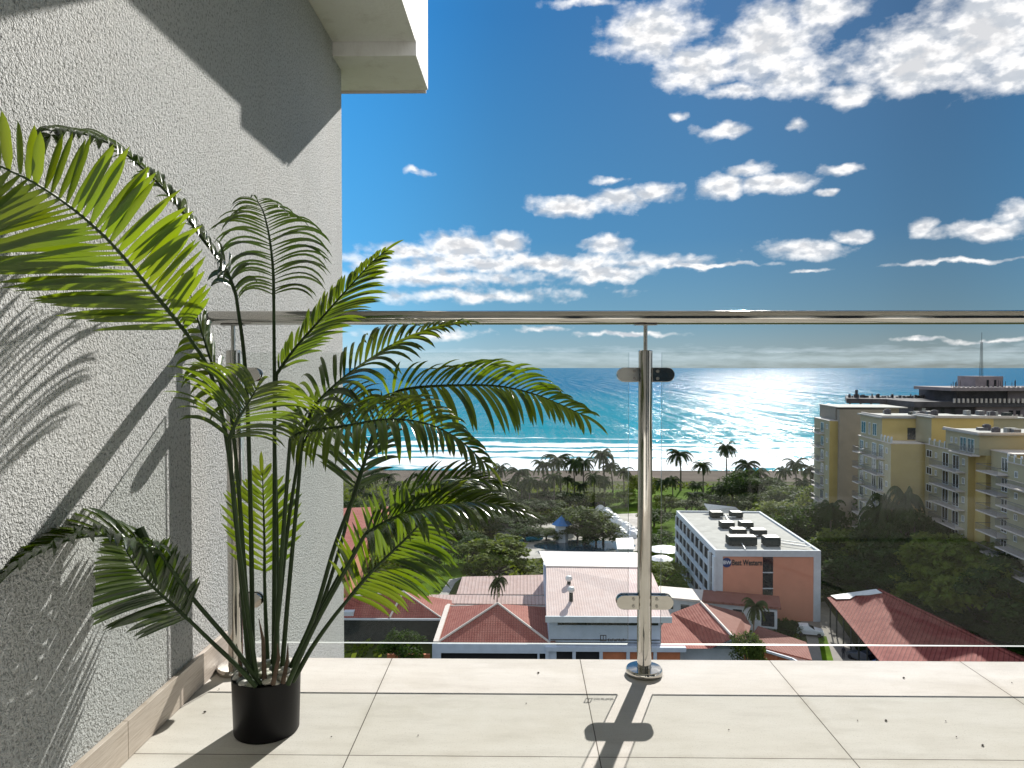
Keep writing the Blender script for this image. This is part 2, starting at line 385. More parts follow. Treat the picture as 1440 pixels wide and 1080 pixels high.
# the slab and parapet of the balcony above
t = empty('upper_balcony', (0, 3, 2.6), 'white concrete underside and edge beam of the balcony above, against the sky', 'balcony')
z1 = H + 1.745 * H; XE = -.573 * H
mb = MB()
mb.box(WX + .001, XE, 3.2 * H, 4.0 * H, z1, z1 + .14)            # narrow strip along the wall
mb.box(WX + .001, 6.5, -2.6, 3.2 * H, z1 + .001, z1 + .141)       # the main soffit overhead
mb.build('slab', M['slab'], t)
MB().box(-2.2 * H, XE + .002, 4.0 * H + .001, 4.5 * H, z1 - .075 * H, z1 + .9).build('edge_beam', M['slab'], t, bevel=.004)
MB().box(XE - .06, XE, 3.2 * H, 4.0 * H, z1 + .1401, z1 + .9).build('parapet', M['slab'], t)
MB().box(-2.2 * H, XE - .01, 4.5 * H + .001, 4.5 * H + .012, z1 - .075 * H - .012, z1 - .06 * H).build('drip_trim', M['trim'], t)
# facade behind the camera (seen only mirrored in the glass and the steel)
FY = -.43 * H
t = empty('apartment_facade', (2, FY, 0), 'white apartment wall with sliding doors at the back of the balcony', 'building')
mb = MB()
for x0, x1 in ((WX, .22), (.48, .72), (1.55, 1.9), (2.35, 2.6), (4.6, 6.5)):
    mb.box(x0, x1, FY - .2, FY, .001, z1)
mb.box(WX, 6.5, FY - .2, FY - .001, 2.25, z1 - .001)
mb.build('wall', pm('facade_paint', (.82, .82, .80), .8, 0, .06, 1.5), t)
M['doorframe'] = pm('door_frame', (.5, .5, .48), .4, 0, .05, 3)
for x0, x1 in ((.22, .48), (.72, 1.55), (1.9, 2.35), (2.6, 4.6)):
    f = MB()
    f.box(x0 + .001, x0 + .05, FY - .12, FY - .06, .002, 2.25); f.box(x1 - .05, x1 - .001, FY - .12, FY - .06, .002, 2.25)
    f.box(x0 + .05, x1 - .05, FY - .12, FY - .06, .002, .07); f.box(x0 + .05, x1 - .05, FY - .12, FY - .06, 2.18, 2.249)
    fo = f.build('sliding_door', M['doorframe'], t)
    MB().box(x0 + .05, x1 - .05, FY - .10, FY - .09, .07, 2.18).build('door_glass', M['darkglass'], fo)
MB().box(WX, 6.5, -2.58, -2.5, .001, z1).build('back_partition', M['dark'], t)
# ---- railing
RY = 2.41 * H
rl = empty('glass_balustrade', (0, RY, 0), 'clear glass balustrade with round polished steel posts and handrail', 'railing')
zr = H + .162 * H; rr = .0228 * H
MB().tube([(WX + .002, RY, zr), (1.2, RY, zr), (3, RY, zr), (6.4, RY, zr)], rr, 40).build('handrail', M['steel'], rl, smooth='auto')
posts = [-.945 * H, (907 - 735) / F * 2.41 * H, (1492 - 735) / F * 2.41 * H, (2078 - 735) / F * 2.41 * H, (2664 - 735) / F * 2.41 * H]
zt = H + .056 * H; zb_ = H - .903 * H; zg = H + .049 * H; pr = .0232 * H
zc = [H - .023 * H, H - .762 * H]
pos_protos = []
def stadium(x0, x1, z0, z1_, y0, y1, left=True, right=True, n=10):
    r = (z1_ - z0) / 2; zc_ = (z0 + z1_) / 2; p = []
    if right:
        for i in range(n + 1):
            a = -math.pi / 2 + math.pi * i / n; p.append((x1 - r + r * math.cos(a), zc_ + r * math.sin(a)))
    else: p += [(x1, z0), (x1, z1_)]
    if left:
        for i in range(n + 1):
            a = math.pi / 2 + math.pi * i / n; p.append((x0 + r + r * math.cos(a), zc_ + r * math.sin(a)))
    else: p += [(x0, z1_), (x0, z0)]
    k = len(p)
    return [(x, y0, z) for x, z in p] + [(x, y1, z) for x, z in p], [tuple(range(k)), tuple(range(k, 2 * k))[::-1]] + [(i, k + i, k + (i + 1) % k, (i + 1) % k) for i in range(k)]
for k, X in enumerate(posts):
    p = MB().lathe((X, RY, 0), [(0.001, .018), (pr, .018), (pr, zt - .002), (pr - .002, zt), (0.0008, zt)], 36).build('post', M['steel'], rl, smooth='auto')
    MB().lathe((X, RY, 0), [(pr + .0005, .0005), (.058 * H, .0005), (.0595 * H, .003), (.0595 * H, .015), (.056 * H, .019), (pr + .0005, .020)], 48).build('base_flange', M['steel'], p, smooth='auto')
    MB().tube([(X, RY, zt - .01), (X, RY, zr - rr)], .0065, 16).build('stem', M['steel'], p, smooth='auto')
    MB().obox((X - .034, RY - .013, zr - rr - .002), (.068, 0, 0), (0, .026, 0), (0, 0, .004)).build('saddle_plate', M['bolt'], p, bevel=.001)
    for zz in zc:
        hz = .0235 * H; hx = .0925 * H
        for s in (-1, 1):
            if k == 0 and s < 0: continue
            c = MB()
            x0, x1 = (X + pr - .003, X + hx) if s > 0 else (X - hx, X - pr + .003)
            for y0, y1 in ((RY - .014, RY - .0065), (RY + .0065, RY + .014)):
                c.add(*stadium(x0, x1, zz - hz, zz + hz, y0, y1, s < 0, s > 0))
            co = c.build('clamp', M['steel'], rl, smooth=False, bevel=.0012)
            MB().add(*stadium(x0 + (.012 if s > 0 else .001), x1 - (.001 if s > 0 else .012), zz - hz + .002, zz + hz - .002, RY - .0063, RY - .0057, s < 0, s > 0)).build('gasket', M['rubber'], co)
            for dz in (-.5, .5):
                bx = X + s * (pr + .0135)
                MB().tube([(bx, RY - .0141, zz + dz * hz), (bx, RY - .0175, zz + dz * hz)], .0046, 12).add(*[[(bx + .0022 * math.cos(a), RY - .0177, zz + dz * hz + .0022 * math.sin(a)) for a in (0, 1.05, 2.09, 3.14, 4.19, 5.24)], [(0, 1, 2, 3, 4, 5)]]).build('bolt', M['bolt'], co, smooth='auto')
gx = [(posts[0] + .028, (884 - 735) / F * 2.41 * H), ((930 - 735) / F * 2.41 * H, posts[2] - .045), (posts[2] + .05, posts[3] - .05), (posts[3] + .05, posts[4] - .05)]
for k, (x0, x1) in enumerate(gx):
    g = MB(); y0, y1 = RY - .005, RY + .005
    g.mi(0).quad((x0, y0, zb_), (x1, y0, zb_), (x1, y0, zg), (x0, y0, zg)).quad((x0, y1, zb_), (x0, y1, zg), (x1, y1, zg), (x1, y1, zb_))
    g.mi(1).quad((x0, y0, zg), (x1, y0, zg), (x1, y1, zg), (x0, y1, zg)).quad((x0, y0, zb_), (x0, y0, zg), (x0, y1, zg), (x0, y1, zb_)).quad((x1, y0, zb_), (x1, y1, zb_), (x1, y1, zg), (x1, y0, zg))
    g.mi(2).quad((x0, y0, zb_), (x0, y1, zb_), (x1, y1, zb_), (x1, y0, zb_))
    go = g.build('glass_panel', [M['glass'], M['glass_edge'], M['edge_lit']], rl)
    if k == 0:   # the small etched safety mark in the corner of the pane
        e = MB(); ex = x1 - .085; ez = zb_ + .010; y = y0 - .0006
        def bar(a, b_, c, d):
            a, b_, c, d = [q_ * 1.35 for q_ in (a, b_ + .0004, c, d + .0004)]
            e.box(ex + a, ex + b_, y - .0003, y, ez + c, ez + d)
        bar(0, .0135, 0, .0014); bar(0, .0135, .0126, .014); bar(0, .0014, .0014, .0126); bar(.0121, .0135, .0014, .0126); bar(.006, .0074, .0014, .0126)
        for q in range(9):
            xx = .0175 + q * .0047; hh = (.0058, .0046, .0058, .0046, .0058, .0058, .0046, .0058, .0046)[q]
            bar(xx, xx + .0011, 0, hh); bar(xx + .0011, xx + .0034, hh - .0012, hh)
            if q % 2: bar(xx + .0024, xx + .0034, 0, hh - .0012)
            if q % 3 == 0: bar(xx + .0011, xx + .003, 0, .0011)
        e.build('etched_mark', M['sign'], go)
# dry seeds blown onto the tiles
for i, (px, py) in enumerate([(757, 946), (740, 989), (588, 1034), (1246, 1013), (1330, 1014), (1206, 1013), (1382, 1048), (1025, 1026), (308, 969), (288, 1001), (466, 1036), (1345, 1036), (1271, 953), (1423, 960)]):
    q = at(px, py, .002); r = .0013 if i % 3 else .0024
    s = MB().tube([q + Vector((-r * 1.6, 0, 0)), q + Vector((0, r * .3, .0005)), q + Vector((r * 1.6, r * .4, 0))], [r * .3, r, r * .3], 6).build('seed_husk', M['seed'], smooth='auto')
    tag(s, 'tiny dark dry seed husk lying on the sunlit balcony tiles', 'debris', 'seed husks on the balcony floor')
# ------------------------------------------------------------------ potted palm
PC = nr(375, 1000, 2.02); PC.z = 0; PR = .0915 * H; PH = .155 * H
pl = empty('potted_palm', PC, 'tall artificial areca palm in a black pot topped with pebbles', 'plant')
pot = MB().lathe(PC, [(0.001, .0005), (PR * .93, .0005), (PR * .95, .004), (PR, PH - .001), (PR - .001, PH), (PR - .003, PH), (PR - .004, PH - .03), (.001, PH - .03)], 64).build('pot', M['pot'], pl, smooth='auto')
rnd = random.Random(3)
peb = []
for mi_ in range(4):
    for v_ in range(2):
        bm = bmesh.new(); bmesh.ops.create_icosphere(bm, subdivisions=3, radius=1)
        for v in bm.verts:
            n_ = 1 + .10 * math.sin(3 * v.co.x + v_ * 2 + mi_) + .08 * math.sin(4 * v.co.y + mi_ * 1.7)
            v.co *= n_
        me = bpy.data.meshes.new('pebble'); bm.to_mesh(me); bm.free()
        me.polygons.foreach_set('use_smooth', [True] * len(me.polygons)); me.materials.append(M['peb%d' % mi_]); peb.append(me)
pts = []
for i in range(2000):
    a = rnd.uniform(0, 6.283); r = math.sqrt(rnd.random()) * (PR - .013)
    p = Vector((r * math.cos(a), r * math.sin(a), 0))
    if all((p - q).length > .0165 for q in pts): pts.append(p)
for p in pts:
    o = bpy.data.objects.new('pebble', rnd.choice(peb)); col.objects.link(o); o.parent = pot
    s = rnd.uniform(.0095, .0145); o.scale = (s * rnd.uniform(.9, 1.25), s * rnd.uniform(.8, 1.1), s * rnd.uniform(.65, .85))
    o.rotation_euler = (rnd.uniform(-.5, .5), rnd.uniform(-.5, .5), rnd.uniform(0, 6)); o.location = p + Vector((0, 0, PH + .009 + rnd.uniform(-.004, .007) - .010 * (p.length / PR)))
def crom(P, n):
    P = [Vector(p) for p in P]; Q = [P[0] * 2 - P[1]] + P + [P[-1] * 2 - P[-2]]; out = []
    seg = len(P) - 1
    for i in range(n + 1):
        u = i / n * seg; k = min(int(u), seg - 1); t_ = u - k
        a, b_, c, d = Q[k:k + 4]
        out.append(.5 * ((2 * b_) + (c - a) * t_ + (2 * a - 5 * b_ + 4 * c - d) * t_ ** 2 + (3 * b_ - a - 3 * c + d) * t_ ** 3))
    return out
def resample(P, n):
    Lc = [0]
    for a, b_ in zip(P, P[1:]): Lc.append(Lc[-1] + (b_ - a).length)
    out = []; k = 0
    for i in range(n + 1):
        t_ = Lc[-1] * i / n
        while k < len(P) - 2 and Lc[k + 1] < t_: k += 1
        f_ = (t_ - Lc[k]) / max(1e-9, Lc[k + 1] - Lc[k]); out.append(P[k].lerp(P[k + 1], min(1, f_)))
    return out
def leaflet(mb, p, d, nrm, ln, w, droop, fold=.25, seg=9, curl=0.0, rg=None):
    d = d.normalized(); prev = None; step = ln / seg; vs = []; q = p.copy()
    for i in range(seg + 1):
        u = i / seg
        wd = w * (min(1, .35 + 2.6 * u) if u < .25 else 1) * (1 if u < .62 else max(0.02, math.cos((u - .62) / .38 * math.pi / 2) ** .8))
        side = d.cross(nrm)
        if side.length < 1e-4: side = d.cross(Vector((0, 0, 1)))
        side.normalize(); up = side.cross(d).normalized()
        vs += [q + side * wd / 2 + up * wd * fold, q, q - side * wd / 2 + up * wd * fold]
        d = (d + Vector((0, 0, -1)) * droop * u * (1 / seg) * 3 + up * curl / seg).normalized()
        q = q + d * step
    fs = []
    for i in range(seg):
        a = i * 3; fs += [(a, a + 1, a + 4, a + 3), (a + 1, a + 2, a + 5, a + 4)]
    mb.add(vs, fs)
FR = []
def frond(stem, rach, n, LL, LR, N0, N1=None, w=.0105, droop=.5, ang=(58, 28), fold=.25, seed=0, roll=0.0, t0=.02, tipf=.45, sheath=False, lift=.15, rs=.0052, mat='leafd'):
    """stem and rachis: (px, py, D) lists; LL / LR: leaflet lengths on either side (m)"""
    rg = random.Random(seed)
    n = int(n * 1.15)
    sp = crom([nr(*p) for p in stem], 24); rp = resample(crom([nr(*p) for p in rach], 48), n)
    N0 = Vector(N0).normalized(); N1 = Vector(N1 or N0).normalized()
    lf = MB()
    for i in range(n + 1):
        t_ = i / n
        if t_ < t0: continue
        T = (rp[min(i + 1, n)] - rp[max(i - 1, 0)]).normalized()
        N = N0.lerp(N1, t_); N = (N - T * N.dot(T)).normalized(); B = T.cross(N).normalized()
        prof = (.62 + .38 * math.sin(math.pi * min(1, t_ * 1.25))) * (1 if t_ < .55 else 1 - (1 - tipf) * ((t_ - .55) / .45) ** 1.4)
        for sd, Lx in ((1, LL), (-1, LR)):
            if Lx <= 0: continue
            a = R(ang[0] + (ang[1] - ang[0]) * t_ + rg.uniform(-5, 5))
            d = T * math.cos(a) + B * sd * math.sin(a) + N * (lift + rg.uniform(-.06, .06))
            nn = (N + B * sd * roll + T * rg.uniform(-.45, .45)).normalized()
            leaflet(lf, rp[i] + T * rg.uniform(-.003, .003), d, nn, Lx * prof * rg.uniform(.93, 1.06), w * rg.uniform(.88, 1.1) * (.8 + .2 * prof), droop * rg.uniform(.75, 1.25), fold)
    # end leaflet
    T = (rp[-1] - rp[-2]).normalized(); leaflet(lf, rp[-1], T, N1, max(LL, LR) * .45, w * .8, droop * .6, fold)
    fo = lf.build('frond', M[mat], pl, smooth=True, fixn=False)
    k = len(sp); rad = [rs * (1.25 - .45 * i / (k - 1)) for i in range(k)]
    MB().tube(sp, rad, 10).build('stem', M['stem'], fo, smooth='auto')
    MB().tube(rp, [rs * .8 * (1 - .82 * i / n) + .0006 for i in range(n + 1)], 8).build('rachis', M['stem'], fo, smooth='auto')
    if sheath:
        s0 = sp[1]; s1 = sp[6]
        MB().tube([s0, s0.lerp(s1, .5) + Vector((.004, -.004, 0)), s1 + Vector((.012, -.004, .01))], [rs * 1.9, rs * 1.5, .0008], 7).build('dry_sheath', M['dead'], fo, smooth='auto')
B0 = (1.93)
UPC = (0, -1, .25)
# 1 the big frond that comes forward on the left
frond([(352, 962, 2.0), (338, 800, 2.0), (322, 640, 1.98), (298, 530, 1.88), (262, 468, 1.74)], [(262, 468, 1.74), (215, 410, 1.6), (150, 335, 1.42), (80, 277, 1.28), (10, 238, 1.18), (-60, 215, 1.1)], 35, .18, .25, (.15, -1, .1), (.25, -1, -.05), w=.017, droop=.13, ang=(52, 62), seed=1, lift=.02, tipf=.6, fold=.12, roll=-.15, mat='leaf')
# 2 the edge-on frond behind it
frond([(356, 960, 2.05), (352, 700, 2.05), (345, 520, 2.03), (332, 415, 2.0)], [(332, 415, 2.0), (318, 380, 1.98), (288, 340, 1.9), (232, 268, 1.76), (160, 205, 1.62), (85, 182, 1.5), (70, 190, 1.46)], 29, .12, .15, (.5, -.5, 1), (.2, -.5, 1), w=.014, droop=1.1, ang=(55, 40), seed=2, lift=.2, mat='leafx')
# 3 the upright frond in the middle
frond([(385, 960, 2.08), (386, 760, 2.1), (386, 560, 2.12), (385, 420, 2.14)], [(385, 420, 2.14), (384, 380, 2.15), (379, 335, 2.14), (371, 300, 2.08), (362, 282, 2.0)], 28, .18, .18, (-.1, .75, .75), (0, .2, 1), w=.0068, droop=1.3, ang=(60, 75), seed=3, lift=.25, roll=.3, tipf=.6, mat='leafx')
# 4 upper right, leaning away over the handrail
frond([(390, 960, 2.1), (389, 760, 2.12), (386, 600, 2.12), (389, 526, 2.12)], [(389, 526, 2.12), (415, 490, 2.13), (450, 450, 2.15), (490, 405, 2.18), (522, 370, 2.2), (536, 358, 2.2)], 32, .17, .085, (-.45, -.75, .35), (-.2, -.8, .3), w=.0105, droop=.35, ang=(40, 30), seed=4, lift=.1)
# 5 the fan facing us, left of centre
frond([(362, 962, 1.95), (345, 840, 1.93), (330, 720, 1.9), (322, 618, 1.86)], [(322, 618, 1.86), (332, 594, 1.83), (346, 572, 1.78), (360, 548, 1.72)], 19, .20, .22, (0, .65, .75), (0, .65, .75), w=.0095, droop=.85, ang=(78, 45), seed=5, lift=.45, roll=.2, t0=0, tipf=.75)
# 6 long horizontal frond, middle
frond([(385, 962, 1.98), (392, 840, 1.98), (402, 700, 1.97), (408, 618, 1.96)], [(408, 618, 1.96), (425, 608, 1.95), (480, 600, 1.9), (545, 590, 1.85), (600, 596, 1.82), (645, 618, 1.8), (680, 650, 1.8)], 32, .165, .145, (.1, -.6, .8), (.4, -.6, .8), w=.0125, droop=1.0, ang=(70, 40), seed=6, lift=.25)
# 7 upper right of it
frond([(395, 962, 2.03), (405, 840, 2.03), (418, 700, 2.04), (425, 618, 2.05)], [(425, 618, 2.05), (440, 575, 2.07), (475, 538, 2.1), (520, 505, 2.13), (560, 482, 2.16), (605, 464, 2.2), (640, 456, 2.22)], 28, .185, .165, (-.2, -.55, .9), (-.2, -.5, 1), w=.0125, droop=.85, ang=(68, 25), seed=7, lift=.3)
# 8 the long frond that reaches out to the right
frond([(398, 960, 2.05), (440, 870, 2.06), (470, 770, 2.08), (500, 690, 2.1), (525, 610, 2.12), (546, 566, 2.13)], [(546, 566, 2.13), (556, 552, 2.12), (586, 545, 2.1), (640, 542, 2.07), (700, 543, 2.04), (750, 554, 2.0), (790, 570, 1.97), (815, 582, 1.95)], 32, .20, .14, (.05, -.7, .75), (.3, -.75, .7), w=.012, droop=.8, ang=(60, 35), seed=8, lift=.25, tipf=.6, mat='leaf')
# 9 small upright fan behind
frond([(402, 960, 2.14), (445, 870, 2.15), (478, 770, 2.15), (497, 695, 2.16)], [(497, 695, 2.16), (510, 655, 2.17), (526, 618, 2.18), (548, 588, 2.18), (575, 568, 2.18)], 17, .19, .18, (-.3, .6, .5), (-.2, .2, 1), w=.013, droop=.25, ang=(62, 45), seed=9, lift=.3, roll=.4, mat='leafx')
# 10 dark frond reaching right, lower
frond([(405, 962, 1.93), (440, 885, 1.9), (480, 812, 1.87), (512, 754, 1.85)], [(512, 754, 1.85), (535, 738, 1.84), (575, 720, 1.82), (625, 710, 1.8), (680, 708, 1.78), (720, 716, 1.76)], 26, .18, .15, (.1, -.4, 1), (.2, -.4, 1), w=.0125, droop=.75, ang=(62, 22), seed=10, lift=.25, mat='leafx')
# 11 low right frond with both sides shown
frond([(412, 958, 1.95), (438, 912, 1.93), (466, 872, 1.91), (490, 842, 1.9)], [(490, 842, 1.9), (515, 812, 1.89), (545, 782, 1.88), (580, 748, 1.86), (606, 718, 1.85), (622, 702, 1.85)], 27, .17, .16, (-.05, -1, .2), (0, -1, .25), w=.0115, droop=.55, ang=(62, 38), seed=11, lift=.05, fold=.2)
# 12 upright frond low in the centre
frond([(378, 962, 2.12), (375, 900, 2.13), (373, 850, 2.14), (372, 812, 2.15)], [(372, 812, 2.15), (372, 770, 2.16), (371, 725, 2.17), (370, 690, 2.18), (369, 668, 2.19)], 14, .15, .15, (0, -1, -.1), (0, -1, .1), w=.014, droop=-.12, ang=(62, 40), seed=12, lift=.05, fold=.3)
# 13 low left frond curving over towards the frame edge
frond([(366, 962, 1.95), (325, 905, 1.92), (270, 840, 1.85), (224, 776, 1.78)], [(224, 776, 1.78), (190, 762, 1.72), (150, 753, 1.66), (105, 757, 1.58), (60, 775, 1.5), (20, 800, 1.44), (-10, 830, 1.4)], 24, .14, .16, (-.1, -.6, .9), (-.4, -.5, .9), w=.018, droop=.5, ang=(65, 30), seed=13, lift=.3, mat='leafx')
# 14 low left frond, leaning back towards the wall
frond([(360, 965, 1.93), (332, 935, 1.91), (300, 905, 1.88), (266, 872, 1.85)], [(266, 872, 1.85), (240, 848, 1.83), (212, 822, 1.8), (188, 792, 1.78), (172, 762, 1.76)], 23, .12, .16, (.1, -1, .3), (0, -1, .5), w=.0135, droop=.3, ang=(60, 45), seed=14, lift=.1, mat='leafx')
# 15 the white-glinting leaflets on the stem of the big frond
frond([(356, 962, 2.02), (345, 820, 2.0), (335, 680, 1.98), (325, 580, 1.95)], [(325, 580, 1.95), (312, 545, 1.92), (296, 505, 1.88), (280, 455, 1.83), (268, 415, 1.8)], 13, .10, .135, (-.6, -.3, .8), (-.4, -.4, .8), w=.0145, droop=.9, ang=(70, 45), seed=15, lift=.3)
# 16 dark spray above the lower right frond
frond([(400, 960, 2.08), (450, 860, 2.1), (500, 770, 2.12), (545, 718, 2.13)], [(545, 718, 2.13), (575, 700, 2.14), (615, 684, 2.15), (655, 674, 2.16), (700, 682, 2.16)], 17, .16, .13, (.0, -.5, .9), (.1, -.4, 1), w=.0115, droop=.6, ang=(50, 20), seed=16, lift=.25, mat='leafx')
# 17 low inner frond filling the middle
frond([(380, 962, 2.05), (392, 860, 2.06), (405, 740, 2.07), (420, 640, 2.08)], [(420, 640, 2.08), (438, 605, 2.08), (465, 580, 2.07), (500, 566, 2.05), (540, 568, 2.03)], 20, .15, .14, (-.1, -.5, .9), (0, -.4, 1), w=.013, droop=.8, ang=(65, 35), seed=17, lift=.3)
# cut stub and dry sheaths at the foot
MB().tube([nr(220, 822, 1.77), nr(212, 790, 1.77), nr(204, 762, 1.76), nr(196, 742, 1.76)], [.003, .007, .012, .010], 8).build('cut_stub', M['stem'], pl, smooth='auto')
for (a, b_, c) in (((372, 958, 1.96), (370, 900, 1.95), (364, 870, 1.94)), ((384, 962, 1.93), (392, 925, 1.92), (390, 905, 1.92)), ((339, 950, 1.97), (337, 925, 1.96), (332, 905, 1.96)), ((398, 960, 1.96), (404, 930, 1.95), (405, 905, 1.95))):
    MB().tube([nr(*a), nr(*b_), nr(*c)], [.0065, .0045, .0008], 7).build('dry_sheath', M['dead'], pl, smooth='auto')
# ------------------------------------------------------------------ terrain, sea, roads
def sheet(name, pts, z, mat, kind='structure', loc=None, **k):
    mb = MB(); mb.quad(*[(p[0], p[1], z) for p in pts]); o = mb.build(name, mat, loc=loc or (0, 0, 0), fixn=False)
    # make sure it faces up
    if o.data.polygons[0].normal.z < 0: o.data.flip_normals()
    return tag(o, kind=kind, **k)
SH = at(900, 656).y
sheet('ground', [(-3000, -200), (3000, -200), (3000, 274), (-3000, 274)], G, M['ground'])
def gp(*p): return [at(a, b_) for a, b_ in p]
# beach as a gently sloping strip down into the water
mb = MB(); xs = [-3000 + i * 100 for i in range(61)]
b0 = [Vector((x, 266 + 3 * math.sin(x * .03), G + .05)) for x in xs]; b1 = [Vector((x, SH + 14, G - 1.6)) for x in xs]
for i in range(60): mb.quad(b0[i], b0[i + 1], b1[i + 1], b1[i])
tag(mb.build('beach', M['sand'], loc=(0, 0, 0), fixn=False), kind='structure')
sheet('sea', [(-60000, SH - 6), (60000, SH - 6), (60000, 80000), (-60000, 80000)], G - .9, M['sea'])
Z1 = G + .02; Z2 = G + .04; Z3 = G + .06
sheet('lawn', gp((850, 690), (1010, 682), (1020, 760), (960, 850), (905, 850), (890, 770), (850, 720)), Z1, M['lawn'])
sheet('lawn', gp((560, 800), (660, 770), (655, 812), (600, 845), (480, 845)), Z1, M['lawn'])
sheet('patio', gp((700, 728), (900, 722), (905, 775), (690, 790)), Z3, M['paving'])
sheet('path', gp((612, 845), (632, 815), (650, 812), (640, 820), (626, 845)), Z2, M['paving'])
sheet('driveway', gp((1118, 850), (1160, 846), (1200, 905), (1235, 990), (1150, 990), (1135, 900)), Z1, M['road'])
sheet('lawn_strip', gp((1150, 895), (1162, 895), (1178, 950), (1160, 950)), Z2, M['lawn'])
def ellipse(cx, cy, rx, ry, n=28):
    return [at(cx + rx * math.cos(2 * math.pi * i / n), cy + ry * math.sin(2 * math.pi * i / n)) for i in range(n)]
tag(sheet('swimming_pool', ellipse(822, 768, 72, 8), G + .08, M['pool']), kind='structure')
tag(sheet('swimming_pool', ellipse(742, 757, 22, 6), G + .08, M['pool']), kind='structure')
# ------------------------------------------------------------------ helper for buildings
def wallbox(mb, pts, z0, z1):
    mb.prism([(p[0], p[1]) for p in pts], z0, z1); return mb
def cen(pts):
    return Vector((sum(p[0] for p in pts) / len(pts), sum(p[1] for p in pts) / len(pts), G))
def inset(pts, d):
    c = cen(pts); out = []
    for p in pts:
        v = Vector((p[0] - c.x, p[1] - c.y, 0)); out.append(Vector((p[0], p[1], 0)) - v.normalized() * d)
    return out
# ---- B: pyramid roof of clay tiles, in the middle
h = G + 4.0
c4 = [at(617, 903, h), at(774, 905, h), at(771, 854, h), at(633, 853, h)]; ap = at(700, 849, G + 7.2)
t = empty('pavilion', cen(c4), 'square building under a four-sided red clay tile roof with pale hip lines', 'building')
rb = MB()
for i in range(4): rb.quad(c4[i], c4[(i + 1) % 4], ap)
rb.build('roof', M['tile_red'], t)
hp = MB()
for c in (c4[0], c4[1]): hp.tube([c + Vector((0, 0, .08)), ap + Vector((0, 0, .1))], .17, 6)
hp.tube([c4[2] + Vector((0, 0, .1)), c4[3] + Vector((0, 0, .1))], .16, 6); hp.build('ridge_tile', M['trim'], t)
for a, b_ in ((c4[0], c4[3]), (c4[1], c4[2])):
    s = -1 if a is c4[0] else 1
    MB().prism([(a.x, a.y - .6), (a.x + s * .7, a.y - .6), (b_.x + s * .7, b_.y + .3), (b_.x, b_.y + .3)], G, h + .35).build('parapet', M['trim'] if s < 0 else M['tile_brown'], t)
xa, xb, ya = c4[0].x - .8, c4[1].x + .8, c4[0].y - .6
fr = MB(); fr.box(xa, xb, ya - .35, ya, h - 1.15, h + .12); fr.box(xa, xa + 1.2, ya - .35, ya, G, h - 1.15); fr.box(xb - 1.2, xb, ya - .35, ya, G, h - 1.15)
fr.build('front_wall', M['bluewall'], t)
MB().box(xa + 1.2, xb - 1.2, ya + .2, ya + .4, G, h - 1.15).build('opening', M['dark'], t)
MB().box(xb - 2.6, xb - 2.3, ya - .3, ya, G, h - 1.15).build('pillar', M['bluewall'], t)
# ---- A: hip roof at the left edge
e = [at(440, 869, h), at(620, 869, h), at(645, 846, h), at(455, 846, h)]; r0 = at(500, 838, G + 6.5); r1 = at(568, 832, G + 6.6)
t = empty('long_house', cen(e), 'low house with a red hipped clay roof above a shaded yard, beside the wall edge', 'building')
MB().quad(e[0], e[1], r1, r0).quad(e[1], e[2], r1).quad(e[2], e[3], r0, r1).quad(e[3], e[0], r0).build('roof', M['tile_red'], t)
hp = MB(); hp.tube([at(548, 869, h) + Vector((0, 0, .1)), r1 + Vector((0, 0, .1))], .18, 6); hp.tube([e[1] + Vector((0, 0, .08)), r1], .13, 6).tube([r0, r1], .15, 6); hp.build('ridge_tile', M['trim'], t)
MB().box(e[0].x, e[1].x + .2, e[0].y - .2, e[0].y - .02, h - .25, h + .02).build('fascia', M['white'], t)
MB().box(e[0].x, e[1].x - .3, e[0].y + .4, e[2].y, G, h - .26).build('wall', M['metalgrey'], t)
p = at(470, 846, G + 5.5)
MB().prism([(x.x, x.y) for x in (at(483, 868, h), at(497, 868, h), at(512, 846, h), at(497, 846, h))], h + .02, h + .8).build('side_parapet', M['white'], t)
fb = MB().box(at(555, 905, G + 1.6).x, c4[0].x - 1.2, c4[0].y - .4, c4[0].y, G, G + 2.4).build('boundary_wall', M['orange']); tag(fb, 'short orange wall between the shaded yard and the tiled pavilion', 'wall')
# ---- C: the big pale roof
z8 = G + 8; f0 = at(768, 866, z8); f1 = at(944, 868, z8)
rg0 = at(768, 797, G + 10.4); rg1 = at(914, 799, G + 10.4); k1 = at(926, 826, G + 9.6)
q0 = at(758, 775, G + 9.6); q1 = at(897, 777, G + 9.6)
t = empty('large_hall', cen([f0, f1, q0, q1]), 'big hall with a faded pink sheet roof and two roof ventilators, behind the centre post', 'building')
MB().quad(f0, f1, k1, rg1, rg0).build('front_roof', M['tile_pink'], t)
MB().quad(rg0, rg1, q1, q0).build('rear_roof', M['sheet_pink'], t)
MB().tube([rg0 + Vector((0, 0, .05)), rg1 + Vector((0, 0, .05))], .13, 6).build('ridge_cap', M['trim'], t)
MB().box(f0.x - .1, f1.x + .1, f0.y - .35, f0.y - .03, z8 - .8, z8 + .02).build('fascia', M['white'], t)
w = MB(); wy = f0.y + .6
w.box(f0.x + .4, f1.x - 1.2, wy, q0.y - 1, G, z8 - .1); w.build('wall', M['bluewall'], t)
MB().box(f0.x + 1.6, f1.x - 1.6, wy - .06, wy - .01, z8 - 1.45, z8 - 1.0).build('window_band', M['darkglass'], t)
MB().tube([(f0.x + .6, wy - .3, G + 4.6), (f1.x - 1.4, wy - .3, G + 4.6)], .07, 6).tube([(f0.x + .6, wy - .3, G + 4.2), (f1.x - 1.4, wy - .3, G + 4.2)], .05, 6).build('pipe', M['metalgrey'], t)
